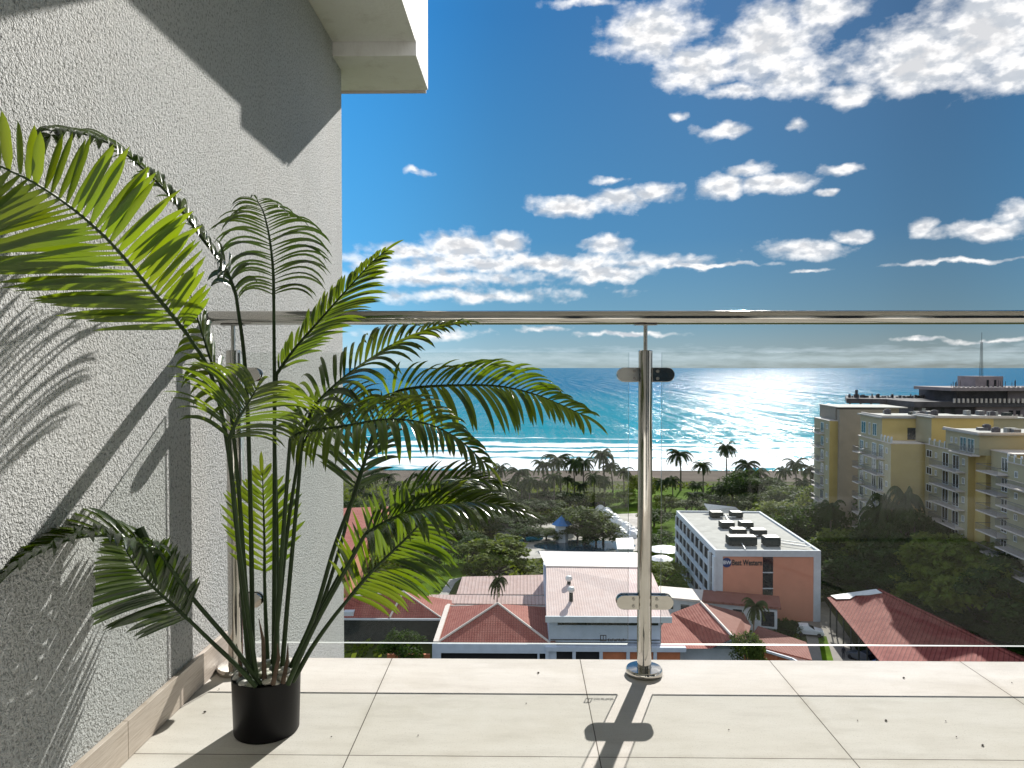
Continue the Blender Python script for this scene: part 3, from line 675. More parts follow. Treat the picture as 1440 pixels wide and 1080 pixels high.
MB().box(f0.x - .1, f1.x + 2, wy - 1.2, wy - .4, G + 3.3, G + 3.9).build('lower_beam', M['bluewall'], t)
xx = f0.x - .1; pit = (f1.x + 2 - xx) / 5.2
for i in range(5):
    MB().box(xx + i * pit, xx + i * pit + .45, wy - 1.15, wy - .75, G, G + 3.3).build('pillar', M['bluewall'], t)
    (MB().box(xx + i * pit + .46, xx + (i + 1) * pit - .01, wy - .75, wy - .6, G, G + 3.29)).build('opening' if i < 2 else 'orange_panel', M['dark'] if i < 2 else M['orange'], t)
for (px, py) in ((800, 822), (803, 838)):
    p = at(px, py, G + 9.4)
    v = empty('roof_ventilator', p, 'small white turbine ventilator, %s of the two on the pink hall roof' % ('upper' if py < 830 else 'lower'), 'ventilator', 'ventilators on the pink roof')
    MB().lathe(p, [(.01, -.8), (.28, -.8), (.28, .5), (.01, .5)], 14).build('duct', M['metalgrey'], v, smooth='auto')
    MB().lathe(p, [(.01, .5), (.36, .55), (.52, .8), (.52, 1.05), (.34, 1.3), (.01, 1.36)], 14).build('turbine', M['whitemetal'], v, smooth='auto')
# ---- D: small faded roof behind and the strip roof
def leanroof(name, label, pts, hs, mat, th=.15, wallm='white', cat='building'):
    c = [at(px, py, G + hh) for (px, py), hh in zip(pts, hs)]
    t = empty(name, cen(c), label, cat)
    MB().slab(c, th).build('roof', M[mat], t)
    ins = inset(c, .5); mn = min(hs) - .2
    MB().prism([(p.x, p.y) for p in ins], G, G + mn).build('wall', M[wallm], t)
    return t, c
leanroof('annex', 'low annex with a stained pale red sheet roof, in front of the round tree', [(642, 835), (770, 836), (768, 808), (650, 811)], [4, 4, 5, 5], 'corr_pale')
leanroof('walkway_roof', 'narrow roof strip of pale red corrugated sheet, between the pavilion and the annex', [(600, 848), (768, 850), (768, 838), (604, 836)], [4.2, 4.2, 4.6, 4.6], 'corr_pale')
leanroof('pink_house', 'house with a pink sheet roof at the far left, beside the stucco wall', [(440, 800), (492, 795), (548, 712), (440, 716)], [6, 6, 6.5, 6.5], 'tile_red', .3, 'salmon')
# ---- E: low white wing with small windows, gabled red roof, orange boundary wall
a0 = at(925, 838, G + 5); a1 = at(1093, 853, G + 5); dv = (a1 - a0); dv.z = 0; nn = Vector((-dv.y, dv.x, 0)).normalized()
t = empty('low_wing', (a0 + a1) / 2 - Vector((0, 0, 5)), 'low white wing with a row of small dark windows under a thin red roof edge', 'building')
MB().obox((a0.x, a0.y, G), (dv.x, dv.y, 0), nn * 5, (0, 0, 4.7)).build('wall', M['white'], t)
for k_, (u0, u1, mt) in enumerate(((-.02, .38, 'trim'), (.38, 1.03, 'tile_brown'))):
    MB().obox(a0 + dv * u0 - nn * .5 - Vector((0, 0, .29)), dv * (u1 - u0), nn * 6, (0, 0, .35)).build('roof', M[mt], t)
for u in (.06, .20, .34, .50, .64):
    MB().obox(a0 + dv * u - nn * .05 - Vector((0, 0, 1.9)), dv * .075, nn * .04, (0, 0, .9)).build('window', M['darkglass'], t)
fw = MB().obox(a0 + dv * .85 - nn * .30 - Vector((0, 0, 3.4)), dv * .15, nn * .25, (0, 0, 2.9)).build('bay_frame', M['white'], t)
MB().obox(a0 + dv * .872 - nn * .36 - Vector((0, 0, 3.1)), dv * .105, nn * .05, (0, 0, 2.3)).build('bay_window', M['darkglass'], fw)
P = lambda px, py, hh: at(px, py, G + hh)
R0, R1 = P(985, 847, 6), P(1031, 897, 6)
t = empty('gable_house', cen([R0, R1]), 'house with a red clay gable roof and small white gable, below the low wing', 'building')
MB().quad(P(930, 880, 4), P(925, 912, 3.6), P(1000, 912, 3.6), R1, R0, P(945, 862, 4.2)).build('left_roof', M['tile_red'], t)
MB().quad(R0, R1, P(1048, 905, 4.6), P(1056, 880, 3.8), P(1046, 862, 3.8)).build('right_roof', M['tile_brown'], t)
MB().tube([R0 + Vector((0, 0, .1)), R1 + Vector((0, 0, .1))], .2, 6).build('ridge_tile', M['trim'], t)
b0_ = P(1003, 912, 3.4); b1_ = P(1050, 912, 3.4)
MB().add([b0_, b1_, R1 + Vector((0, -.1, -.2)), b0_ + Vector((0, 3, 0)), b1_ + Vector((0, 3, 0)), R1 + Vector((0, 2.5, -.2))], [(0, 1, 2), (3, 5, 4), (0, 2, 5, 3), (1, 4, 5, 2), (0, 3, 4, 1)]).build('gable', M['bluewall'], t)
MB().prism([(p.x, p.y) for p in (P(935, 905, 3.4), P(1046, 905, 3.4), P(1046, 880, 3.4), P(945, 870, 3.4))], G, G + 3.4).build('wall', M['white'], t)
bw = [P(850, 908, 3), P(1046, 907, 3), P(1075, 913, 3), P(1115, 925, 3), P(1150, 945, 3)]
t = empty('boundary_wall', cen(bw), 'curving orange boundary wall with grey coping and buttresses, below the gable house', 'wall')
for i in range(4):
    a, b_ = bw[i], bw[i + 1]; d = b_ - a; n_ = Vector((d.y, -d.x, 0)).normalized()
    MB().obox((a.x, a.y, G), (d.x, d.y, 0), -n_ * .3, (0, 0, 2.7)).build('panel', M['orange'], t)
    MB().obox((a.x, a.y, G + 2.701), (d.x, d.y, 0), n_ * .25, (0, 0, .3)).build('coping', M['white'], t)
    MB().obox(Vector((a.x, a.y, G)) + n_ * .001, (d.x, d.y, 0), n_ * .3, (0, 0, .7)).build('plinth', M['bluewall'], t)
    k_ = max(1, int(d.length / 4))
    for j in range(k_):
        MB().obox(Vector((a.x, a.y, G + .7)) + Vector((d.x, d.y, 0)) * (j + .4) / k_ + n_ * .001, d.normalized() * .35, n_ * .22, (0, 0, 2.0)).build('buttress', M['orange'], t)
p4 = [P(1045, 905, 2.5), P(1150, 925, 2.5), P(1140, 895, 2.8), P(1062, 880, 2.8)]
leanroof('lean_to', 'pinkish flat lean-to roof behind the curving orange wall', [(1050, 905), (1142, 928), (1134, 903), (1066, 880)], [2.5, 2.5, 2.8, 2.8], 'tile_brown')
# ---- F: the hotel
zr_ = G + 11.8
A = at(1005.6, 773.6, zr_); B_ = at(1154.5, 774.6, zr_); C_ = at(1069, 719, zr_); D_ = at(951, 718, zr_)
t = empty('hotel', cen([A, B_, C_, D_]), 'four storey hotel with salmon end wall, white frame and rows of side balconies', 'building')
A0, B0_, C0, D0 = [Vector((p.x, p.y, G)) for p in (A, B_, C_, D_)]
up = Vector((0, 0, 1)); ht = 11.8
MB().prism([(p.x, p.y) for p in inset([A, B_, C_, D_], .35)], G, zr_ - .5).build('wall', M['white'], t)
rf = MB().prism([(p.x, p.y) for p in inset([A, B_, C_, D_], .45)], zr_ - .499, zr_ - .3).build('roof', M['roofdeck'], t)
def edgebox(mb, a, b_, th, z0, z1, side=1):
    d = (b_ - a); d.z = 0; n_ = Vector((-d.y, d.x, 0)).normalized() * side
    return mb.obox((a.x, a.y, z0), (d.x, d.y, 0), n_ * th, (0, 0, z1 - z0))
pp = MB(); V4 = [A0, B0_, C0, D0]
for i in range(4):
    a, b_ = V4[i], V4[(i + 1) % 4]; d = (b_ - a).normalized() * .4
    edgebox(pp, a + (d if i % 2 else Vector()), b_ - (d if i % 2 else Vector()), .4, zr_ - 1.05, zr_)
pp.build('parapet', M['white'], t)
fd = (B0_ - A0); fl = fd.length; fn = Vector((fd.y, -fd.x, 0)).normalized()
def fpt(u, z, off=0): return A0 + fd * u + up * z + fn * off
def fbox(name, u0, u1, z0, z1, off, th, mat, par=t):
    return MB().obox(fpt(u0, z0, off), fd * (u1 - u0), fn * th, (0, 0, z1 - z0)).build(name, M[mat], par)
SH_ = inset([A, B_, C_, D_], .35)
off0 = -.30
fbox('end_wall', .075, .455, 0, ht - 1.05, off0, .12, 'salmon'); fbox('end_wall', .555, .935, 0, ht - 1.05, off0, .12, 'salmon')
fbox('white_pier', 0, .075, 0, ht - 1.06, off0, .32, 'white'); fbox('white_pier', .935, 1.0, 0, ht - 1.06, off0, .32, 'white')
for k_ in range(4):
    z = ht - 1.1 - (k_ + 1) * 2.65
    wnd = fbox('stair_window', .457, .553, max(0.05, z + .12), z + 2.6, off0, .06, 'darkglass'); fbox('stair_band', .455, .555, max(.01, z - .04), z + .1, off0, .2, 'white')
# the sign
sg = fbox('sign_board', .085, .44, ht - 2.5, ht - 1.65, off0 + .121, .02, 'salmon')
cc_ = fpt(.112, ht - 2.08, off0 + .15); cb = MB(); fu = fd.normalized()
cb.add([cc_ + fu * .8 * math.cos(a) + up * .8 * math.sin(a) + fn * f_ for f_ in (0, .1) for a in [i * math.pi / 14 for i in range(28)]],
       [tuple(range(28)), tuple(range(28, 56))] + [(i, (i + 1) % 28, 28 + (i + 1) % 28, 28 + i) for i in range(28)])
lg = cb.build('round_emblem', M['signblue'], sg)
def text(body, size, o, mat, par, ext=.03, xs=1.0, bold=0.0):
    cu = bpy.data.curves.new('lettering', 'FONT'); cu.body = body; cu.size = size; cu.extrude = ext; cu.align_y = 'CENTER'; cu.align_x = 'LEFT'; cu.offset = bold
    ob = bpy.data.objects.new('lettering', cu); col.objects.link(ob); bpy.context.view_layer.update()
    me = bpy.data.meshes.new_from_object(ob.evaluated_get(bpy.context.evaluated_depsgraph_get()))
    bpy.data.objects.remove(ob)
    rot = Matrix((fu, up, fn)).transposed().to_4x4()
    me.transform(Matrix.Translation(o - WLOC[par.name]) @ rot @ Matrix.Diagonal((xs, 1, 1, 1)))
    me.materials.clear(); me.materials.append(M[mat])
    q = bpy.data.objects.new('lettering', me); col.objects.link(q); q.parent = par; WLOC[q.name] = WLOC[par.name]; return q
text('BW', .82, cc_ - fu * .60 + fn * .13, 'signwhite', sg, .02, 1.0, .02)
text('Best Western', 1.3, fpt(.162, ht - 2.12, off0 + .16), 'sign', sg, .05, .68, .03)
# side facade with recessed balconies
sd = D0 - A0; sn = Vector((-sd.y, sd.x, 0)).normalized()
if sn.x > 0: sn = -sn
def sbox(name, u0, u1, z0, z1, off, th, mat, par=t):
    return MB().obox(A0 + sd * u0 + up * z0 + sn * (off + .24), sd * (u1 - u0), sn * th, (0, 0, z1 - z0)).build(name, M[mat], par)
for k_ in range(4):
    z = .25 + k_ * 2.68
    fr_ = sbox('stair_glazing', .035, .085, z + .1, z + 2.5, -.34, .1, 'darkglass')
    sbox('floor_slab', .11, 1.0, z - .18, z, -.33, .42, 'white')
    for j in range(8):
        u = .125 + j * .109
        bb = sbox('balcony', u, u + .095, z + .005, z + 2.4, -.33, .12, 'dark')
        sbox('balcony_parapet', u, u + .095, z + .005, z + .85, .0, .06, 'bluewall', bb)
        sbox('partition', u + .097, u + .106, z + .005, z + 2.48, -.33, .34, 'white', bb)
sbox('white_pier', -.01, .03, 0, ht - 1.06, -.34, .36, 'white'); sbox('white_pier', .09, .118, 0, ht - 1.06, -.34, .4, 'white')
# plant on the hotel roof
zd = zr_ - .3
def unit(px, py, wpx, dp, hh):
    p = at(px, py, zd); wd = wpx / F * (p.y)
    u = empty('air_conditioning_unit', p, None, 'air conditioner', 'machines on the hotel roof')
    MB().box(p.x - wd / 2, p.x + wd / 2, p.y, p.y + dp, zd + .15, zd + hh).build('casing', M['metalgrey'], u, bevel=.05)
    b = MB()
    for sx_ in (-1, 1): b.box(p.x + sx_ * wd * .35 - .1, p.x + sx_ * wd * .35 + .1, p.y + .1, p.y + dp - .1, zd, zd + .151)
    b.build('foot', M['metalgrey'], u)
    MB().box(p.x - wd / 2 + .15, p.x + wd / 2 - .15, p.y + .15, p.y + dp - .15, zd + hh + .001, zd + hh + .08).build('lid', M['rail'], u)
    return u
us = [(1009, 729, 17), (1037, 729, 16), (1024, 744, 19), (1051, 744, 18), (1040, 754, 21), (1069, 755, 20), (1045, 768, 40), (1087, 769, 22)]
nm = ['flat dark air conditioning unit at the far left of the hotel roof', 'flat dark roof unit right of the first pair, near the hotel roof far end', 'dark roof unit left of the second pair', 'dark roof unit right of the second pair', 'dark roof unit left of the third pair', 'low brownish roof unit right of the third pair', 'longest dark roof unit, nearest the sign wall', 'tall square dark roof unit nearest the front right of the hotel roof']
for (a, b_, c), l_ in zip(us, nm): tag(unit(a, b_, c, 2.2, 1.15 if b_ < 760 else 1.5), l_)
pi = MB()
for a, b_ in (((1020, 724), (1048, 772)), ((1090, 762), (1140, 769)), ((1092, 759), (1132, 764)), ((1013, 727), (1035, 727)), ((1030, 742), (1050, 742)), ((1040, 752), (1066, 753))):
    pi.tube([at(*a, zd + .45), at(*b_, zd + .45)], .09, 6)
tag(pi.build('roof_pipe', M['whitemetal']), 'pale pipes running between the machines on the hotel roof', 'pipe')
sp = [at(996, 717, zd + .6), at(1046, 722, zd + .6), at(1034, 713, zd + 1.8), at(990, 708, zd + 1.8)]
tag(MB().slab(sp, .15).build('roof_canopy', M['whitemetal']), 'tilted white sheet canopy at the far end of the hotel roof', 'canopy')
# ---- G: long red carport roof
q = [P(1163, 840, 4.6), P(1262, 960, 4.6), P(1500, 960, 7.0), P(1236, 830, 7.0)]
t = empty('market_shed', cen(q), 'long open shed under a weathered red corrugated roof, right of the driveway', 'shed')
MB().slab(q, .14).build('roof', M['corr_red'], t)
q2 = [q[3] + Vector((0, 0, .0)), q[2] + Vector((0, 0, .0)), q[2] + Vector((9, -2, -3.4)), q[3] + Vector((9, 2, -3.4))]
MB().slab(q2, .14).build('rear_roof', M['corr_red'], t)
MB().tube([q[3] + Vector((0, 0, .08)), q[2] + Vector((0, 0, .08))], .2, 6).build('ridge_cap', M['corr_red'], t)
for i in range(9):
    u = .03 + i * .118; p = q[0].lerp(q[1], u)
    MB().tube([(p.x + .3, p.y, G), (p.x + .3, p.y, p.z - .15)], .12, 8).build('post', M['metalgrey'], t)
MB().prism([(p.x, p.y) for p in (q[0] + Vector((6, -1, 0)), q[1] + Vector((6, 0, 0)), q[2] + Vector((-1, 0, 0)), q[3] + Vector((-1, -1, 0)))], G, G + 3.8).build('inner_wall', M['mauvedark'], t)
wp = [q[0].lerp(q[3], a_).lerp(q[1].lerp(q[2], a_), b_) + Vector((0, 0, .14)) for a_, b_ in ((.08, -.01), (.97, -.01), (.95, .045), (.72, .05), (.5, .035), (.34, .07), (.12, .05))]
tag(MB().slab(wp, .08).build('sheet_cover', M['whitemetal']), 'bright white sheet lying over the top end of the red corrugated roof', 'roof sheet')
tb = [P(1216, 933, 2.6), P(1236, 925, 3.2), P(1262, 933, 2.6), P(1262, 955, 2.6), P(1220, 955, 2.6)]
tag(MB().slab(tb, .05).build('tarpaulin', M['tarp']), 'bright blue tarpaulin spread beside the red shed', 'tarpaulin')
# ---- yellow apartments (frame u = away, v = right)
def UV(u, v, z=0): return Vector((v + .091 * u, u - .091 * (v - 55), z))
def bbox(mb, u0, u1, v0, v1, z0, z1):
    return mb.hexa([UV(u0, v0, z0), UV(u0, v1, z0), UV(u1, v1, z0), UV(u1, v0, z0), UV(u0, v0, z1), UV(u0, v1, z1), UV(u1, v1, z1), UV(u1, v0, z1)])
def window(par, u0, u1, v, z0, z1):
    w = MB(); fr = .09
    w.mi(1); bbox(w, u0 + fr, u1 - fr, v - .02, v + .02, z0 + fr, z1 - fr); w.mi(0)
    for a in ((u0, u0 + fr, z0, z1), (u1 - fr, u1, z0, z1), (u0 + fr, u1 - fr, z0, z0 + fr), (u0 + fr, u1 - fr, z1 - fr, z1), ((u0 + u1) / 2 - fr / 2, (u0 + u1) / 2 + fr / 2, z0 + fr, z1 - fr)):
        bbox(w, a[0], a[1], v - .07, v + .01, a[2], a[3])
    return w.build('window', [M['whitemetal'], M['darkglass']], par)
def balc(par, u0, u1, v, z, dp=1.3):
    b = bbox(MB(), u0, u1, v - dp, v - .001, z - .16, z + .02).build('balcony', M['trim'], par)
    r_ = MB(); bbox(r_, u0, u1, v - dp + .02, v - dp + .07, z + .98, z + 1.05)
    k_ = int((u1 - u0) / .28)
    for i in range(k_ + 1):
        u = u0 + .03 + (u1 - u0 - .06) * i / k_; bbox(r_, u - .02, u + .02, v - dp + .03, v - dp + .06, z + .021, z + .979)
    for u in (u0, u1 - .05): bbox(r_, u, u + .05, v - dp + .071, v - .002, z + .98, z + 1.05)
    r_.build('balcony_rail', M['rail'], b); return b
def bal_wall(par, u0, u1, v, z):   # terrace balustrade with white posts
    r_ = MB(); bbox(r_, u0, u1, v + .05, v + .2, z + .02, z + .75); r_.build('balustrade', M['ygrey'], par)
    k_ = max(2, int((u1 - u0) / 1.6))
    p = MB()
    for i in range(k_ + 1):
        u = u0 + (u1 - u0 - .25) * i / k_; bbox(p, u, u + .22, v + .0, v + .24, z + .021, z + 1.1)
    p.build('balustrade_post', M['white'], par)
def apartment(label, u0, u1, v0, v1, ztop, cols, zbot=G, fh=3.0, nf=8, end='ochre', front='ygrey'):
    t = empty('apartment_block', UV((u0 + u1) / 2, (v0 + v1) / 2, zbot), label, 'apartment block', 'yellow apartment blocks')
    bbox(MB(), u0 + .1, u1, v0, v1, zbot, ztop).build('wall', M[front], t)
    bbox(MB(), u0, u0 + .099, v0 - .002, v1, zbot, ztop).build('end_wall', M[end], t)
    bbox(MB(), u0 - .05, u1, v0 - .15, v1, ztop + .001, ztop + .15).build('cornice', M['trim'], t)
    for k_ in range(nf):
        z = ztop - (k_ + 1) * fh
        if z < zbot + .5: break
        for c in cols:
            if c[0] == 'w': window(t, c[1], c[2], v0, z + c[3], z + c[4])
            elif c[0] == 'b': balc(t, c[1], c[2], v0, z, c[3])
    return t
EY = H  # eye
zt0 = EY - 13.5
def RC(par, u0, u1, v0, v1, z):      # tanks, condensers and a low kerb on a flat roof
    rg = random.Random(int(u0 * 10))
    k = MB(); bbox(k, u0 - 1.2, u0 - 1.0, v0 - 1.4, v1, z, z + .3); bbox(k, u0 - .99, u1 + .6, v0 - 1.4, v0 - 1.2, z, z + .3); k.build('roof_kerb', M['trim'], par)
    for i in range(6):
        u = rg.uniform(u0, u1); v = rg.uniform(v0, v1)
        if i < 4:
            bbox(MB(), u, u + rg.uniform(.8, 1.5), v, v + rg.uniform(.8, 1.6), z + .001, z + rg.uniform(.45, .9)).build('condenser', M[rg.choice(['metalgrey', 'concrete', 'rail'])], par)
        else: MB().lathe(UV(u, v, z), [(.01, .0), (.6, .0), (.62, .8), (.3, 1.0), (.01, 1.02)], 12).build('water_tank', M['mauvedark'], par)
# block left of all
t = apartment('leftmost apartment block, furthest off, with a brown flank and small end balconies', 160, 171, 51.5, 56, EY - 9.2 - 2.3, [('w', 161.2, 162.2, 1.2, 2.2), ('w', 164, 166, .3, 2.4), ('b', 163.4, 169, 1.2)])
bbox(MB(), 159, 160.8, 53.2, 63, G, EY - 8.9).build('brown_flank', M['taupe'], t)
bbox(MB(), 161, 172, 53, 66, EY - 11.3, EY - 8.6).build('penthouse', M['taupe'], t)
bbox(MB(), 159, 172, 52.8, 67, EY - 8.59, EY - 8.4).build('roof', M['roofdeck'], t)
t = apartment('second apartment block from the left, with a yellow penthouse and stacked balconies', 132, 148, 53.3, 70, zt0, [('w', 133.4, 134.3, 1.1, 2.1), ('w', 135.4, 137.4, .1, 2.4), ('w', 138.8, 140.8, .1, 2.4), ('w', 143.2, 144.0, 1.1, 2.1), ('w', 145.2, 147, .4, 2.3), ('b', 134.8, 142.2, 1.4), ('b', 144.6, 147.8, 1.2)])
bbox(MB(), 137, 148, 53.6, 70, zt0 + .152, EY - 9.3).build('penthouse', M['ygrey'], t)
bbox(MB(), 136.9, 136.999, 53.6, 70, zt0 + .152, EY - 9.3).build('penthouse_end', M['yellow'], t)
bbox(MB(), 136.5, 148.5, 53.2, 70, EY - 9.299, EY - 9.05).build('roof', M['roofdeck'], t)
RC(t, 138, 147, 55, 66, EY - 9.05)
bal_wall(t, 132, 136.8, 53.3, zt0 + .15)
MB().hexa([UV(136.86, 58.0, zt0 + .3), UV(136.86, 59.4, zt0 + .3), UV(136.89, 59.4, zt0 + .3), UV(136.89, 58, zt0 + .3), UV(136.86, 58.0, zt0 + 2.5), UV(136.86, 59.4, zt0 + 2.5), UV(136.89, 59.4, zt0 + 2.5), UV(136.89, 58, zt0 + 2.5)]).build('terrace_door', M['darkglass'], t)
for u, w_ in ((139.5, 1.8), (142.6, .8), (145, 2.2)): window(t, u, u + w_, 53.6, zt0 + .7, zt0 + 3)
t = apartment('third apartment block from the left, with two stepped penthouses over its terrace', 117, 136, 59, 76, zt0, [('w', 118.0, 118.8, 1.1, 2.1), ('w', 119.8, 121.9, .1, 2.4), ('w', 123.3, 125.4, .1, 2.4), ('w', 127.4, 128.1, 1.1, 2.0), ('w', 129.3, 131.3, .9, 2.2), ('w', 132.6, 135, .1, 2.3), ('b', 117.9, 127, 1.5), ('b', 132, 136.6, 1.5)])
bbox(MB(), 130.6, 137.5, 59.4, 75, zt0 + .152, EY - 8.8).build('penthouse', M['ygrey'], t)
bbox(MB(), 130.5, 130.599, 59.4, 69.5, zt0 + .152, EY - 8.8).build('penthouse_end', M['yellow'], t)
bbox(MB(), 130.2, 138, 59.1, 75, EY - 8.799, EY - 8.6).build('roof', M['roofdeck'], t)
RC(t, 131, 137, 61, 73, EY - 8.6)
bal_wall(t, 124.6, 130.4, 58.9, zt0 + .15)
bbox(MB(), 113.8, 124.5, 59.0, 76, zt0 + .152, EY - 10.3).build('penthouse', M['ygrey'], t)
bbox(MB(), 113.4, 124.9, 58.6, 76, EY - 10.299, EY - 10.1).build('roof', M['roofdeck'], t)
RC(t, 114.5, 124, 60, 74, EY - 10.1)
for u, w_ in ((115.2, 2.0), (117.6, 2.0)): window(t, u, u + w_, 59, zt0 + .3, zt0 + 2.5)
for u in (120.5, 122): window(t, u, u + .7, 59, zt0 + 1.3, zt0 + 2.2)
balc(t, 113.6, 121, 59, zt0 + .15, 1.2)
bbox(MB(), 113.8, 117, 60, 70, G, zt0 + .15).build('side_wing', M['ochre'], t)
t = apartment('narrow stair block with rounded balconies, between the third and nearest apartment blocks', 107.5, 113.6, 60.6, 76, zt0 + 1, [('w', 109, 110.6, .3, 2.3), ('b', 107.6, 113.5, 2.2)], front='ygrey')
t = apartment('nearest apartment block at the right edge, with tall windows and long balconies', 80, 107, 59.5, 78, zt0, [('w', 81, 83, .1, 2.4), ('w', 86, 88.2, .1, 2.4), ('w', 90, 90.8, 1.1, 2.1), ('w', 93, 95.2, .1, 2.4), ('w', 97.6, 98.4, 1.1, 2.1), ('w', 100, 102.4, .1, 2.4), ('w', 104.4, 105.2, 1.1, 2.0), ('b', 98.8, 106.6, 1.8), ('b', 84, 96.4, 1.6)])
bal_wall(t, 84, 107, 59.4, zt0 + .15)
bbox(MB(), 95, 106, 62.5, 78, zt0 + .152, EY - 9.6).build('penthouse', M['taupe'], t)
bbox(MB(), 103, 107.6, 63.5, 78, zt0 + .152, EY - 8.6).build('penthouse', M['yellow'], t)
bbox(MB(), 94.6, 108, 62.1, 78, EY - 8.599, EY - 8.4).build('roof', M['roofdeck'], t)
RC(t, 97, 107, 64, 76, EY - 8.4)
# ---- unfinished building with antenna
D = 190.0
def fx(px, Dd=D): return atd(px, 517, Dd).x
def fz_(py, Dd=D): return atd(735, py, Dd).z
t = empty('unfinished_building', (fx(1380), D + 10, G), 'dark unfinished concrete building with open floors and toothed parapets, far right by the sea', 'building')
def lev(px0, px1, y0, y1, name, mat, d0=0, dp=18):
    return MB().box(fx(px0, D + d0), fx(px1, D + d0), D + d0, D + d0 + dp, fz_(y1, D + d0), fz_(y0, D + d0)).build(name, M[mat], t)
lev(1290, 1520, 604, 700, 'ground_storey', 'mauvedark', 2)
lev(1375, 1520, 592, 604, 'storey', 'mauve', 1.5); lev(1290, 1374.9, 590, 604, 'storey', 'mauvedark', 1.5)
lev(1280, 1520, 586.5, 591.5, 'floor_slab', 'mauve', -.5)
lev(1285, 1374, 572, 586.4, 'storey', 'mauvedark', 2); lev(1374.1, 1520, 572, 586.4, 'storey', 'mauve', 1.2)
lev(1286, 1520, 564.5, 571.9, 'floor_slab', 'mauvedark', 0)
lev(1345, 1418, 549, 564.4, 'storey', 'mauvedark', 3); lev(1418.1, 1520, 550, 564.4, 'storey', 'mauve', 2.5)
lev(1338, 1520, 545, 549.5, 'floor_slab', 'mauve', -1)
lev(1372, 1411, 529, 544.9, 'roof_house', 'mauve', 5, 8)
for px in (1388, 1398.5): MB().box(fx(px, D + 4.9), fx(px + 3, D + 4.9), D + 4.9, D + 4.99, fz_(544.5, D + 5), fz_(534, D + 5)).build('opening', M['dark'], t)
for px in (1382, 1400, 1424, 1434): MB().box(fx(px), fx(px + 6), D + 1.1, D + 1.19, fz_(583), fz_(577)).build('opening', M['dark'], t)
for px in (1292, 1303, 1314, 1330, 1345): MB().box(fx(px), fx(px + 5), D + 1.9, D + 1.99, fz_(585), fz_(574)).build('opening', M['whitemetal' if px == 1303 else 'metalgrey'], t)
for (y, px0, px1) in ((562, 1340, 1440), (584, 1300, 1440), (545, 1340, 1440)):
    tm = MB(); px = px0
    while px < px1 + 60:
        tm.box(fx(px), fx(px + 2.4), D - .6, D - .2, fz_(y + 4), fz_(y - 2.0)); px += 6.4
    tm.build('parapet_teeth', M['trim'], t)
sb = MB(); rnd = random.Random(5)
for i in range(16):
    px = rnd.choice([rnd.uniform(1344, 1362), rnd.uniform(1415, 1440), rnd.uniform(1412, 1440)]); x = fx(px)
    sb.tube([(x, D + 3, fz_(545)), (x, D + 3, fz_(rnd.uniform(534, 540)))], .08, 4)
sb.build('column_starter', M['mauvedark'], t)
lw = MB(); lw.slab([(fx(1191, 205), 205, fz_(560, 205)), (fx(1345, 205), 203, fz_(562, 205)), (fx(1345, 215), 216, fz_(556, 216)), (fx(1191, 215), 216, fz_(556, 216))], 1.3)
lw.build('roof_wing', M['mauvedark'], t)
MB().box(fx(1278, 206), fx(1345, 206), 206, 214, G, fz_(566, 206)).build('wing_storey', M['mauvedark'], t)
for i in range(5): MB().box(fx(1196 + i * 15, 206), fx(1197.6 + i * 15, 206), 206.2, 206.8, G, fz_(566, 206)).build('column', M['mauvedark'], t)
rb = MB()
for i in range(90):
    px = rnd.uniform(1194, 1335); x = fx(px, 208); s_ = rnd.uniform(.06, .2); z0 = fz_(560, 208) - .2
    rb.box(x, x + s_ * rnd.uniform(1, 5), 208, 208.6, z0, z0 + rnd.uniform(.3, 1.5) * (1.8 if rnd.random() < .08 else 1))
rb.build('rubble', M['mauvedark'], t)
x = fx(1380, D + 6); an = empty('antenna_mast', (x, D + 6, fz_(529, D + 6)), 'thin lattice antenna mast standing on the unfinished building', 'antenna')
z0 = fz_(529, D + 5) + .01; z1_ = fz_(468, D + 6); mb = MB()
for k_ in range(3):
    a = k_ * 2.094; mb.tube([(x + .45 * math.cos(a), D + 6 + .45 * math.sin(a), z0), (x + .25 * math.cos(a), D + 6 + .25 * math.sin(a), z1_ - 2.5)], .05, 4)
n_ = 14
for i in range(n_):
    za = z0 + (z1_ - 2.5 - z0) * i / n_; zb2 = z0 + (z1_ - 2.5 - z0) * (i + 1) / n_; r_ = .4 - .15 * i / n_
    mb.tube([(x - r_, D + 6, za), (x + r_, D + 6, zb2)], .035, 4).tube([(x + r_, D + 6, za), (x - r_, D + 6, zb2)], .035, 4)
mb.build('lattice', M['metalgrey'], an); MB().tube([(x, D + 6, z1_ - 2.6), (x, D + 6, z1_)], .05, 5).build('whip', M['metalgrey'], an)
# ---- poolside things
p = at(790, 762); hut = empty('pool_hut', p, 'white poolside kiosk under a pointed bright blue roof', 'kiosk')
ww = 7 / F * p.y * 1.3
MB().lathe(p, [(.01, 0), (ww, 0), (ww, 4.2), (.01, 4.2)], 6).build('wall', M['white'], hut)
MB().lathe(p + Vector((0, 0, 4.201)), [(ww * 1.6, 0), (.05, 2.2)], 6).build('roof', M['blue'], hut)
for (px, py, sc_, lab, mt) in ((619, 775, 1.2, 'blue and white sun umbrella among the trees left of the round tree', 'blue'), (935, 778, 1.9, 'large white sun umbrella just right of the centre post', 'whitemetal'), (930, 792, 1.3, 'smaller white sun umbrella below the large one, right of the post', 'whitemetal')):
    p = at(px, py + 10); u = empty('sun_umbrella', p, lab, 'umbrella')
    MB().tube([p, p + Vector((0, 0, 3))], .05, 6).build('pole', M['metalgrey'], u); MB().lathe(p + Vector((0, 0, 2.4)), [(2 * sc_, 0), (1.2 * sc_, .45), (.03, .8)], 8).build('canopy', M[mt], u)
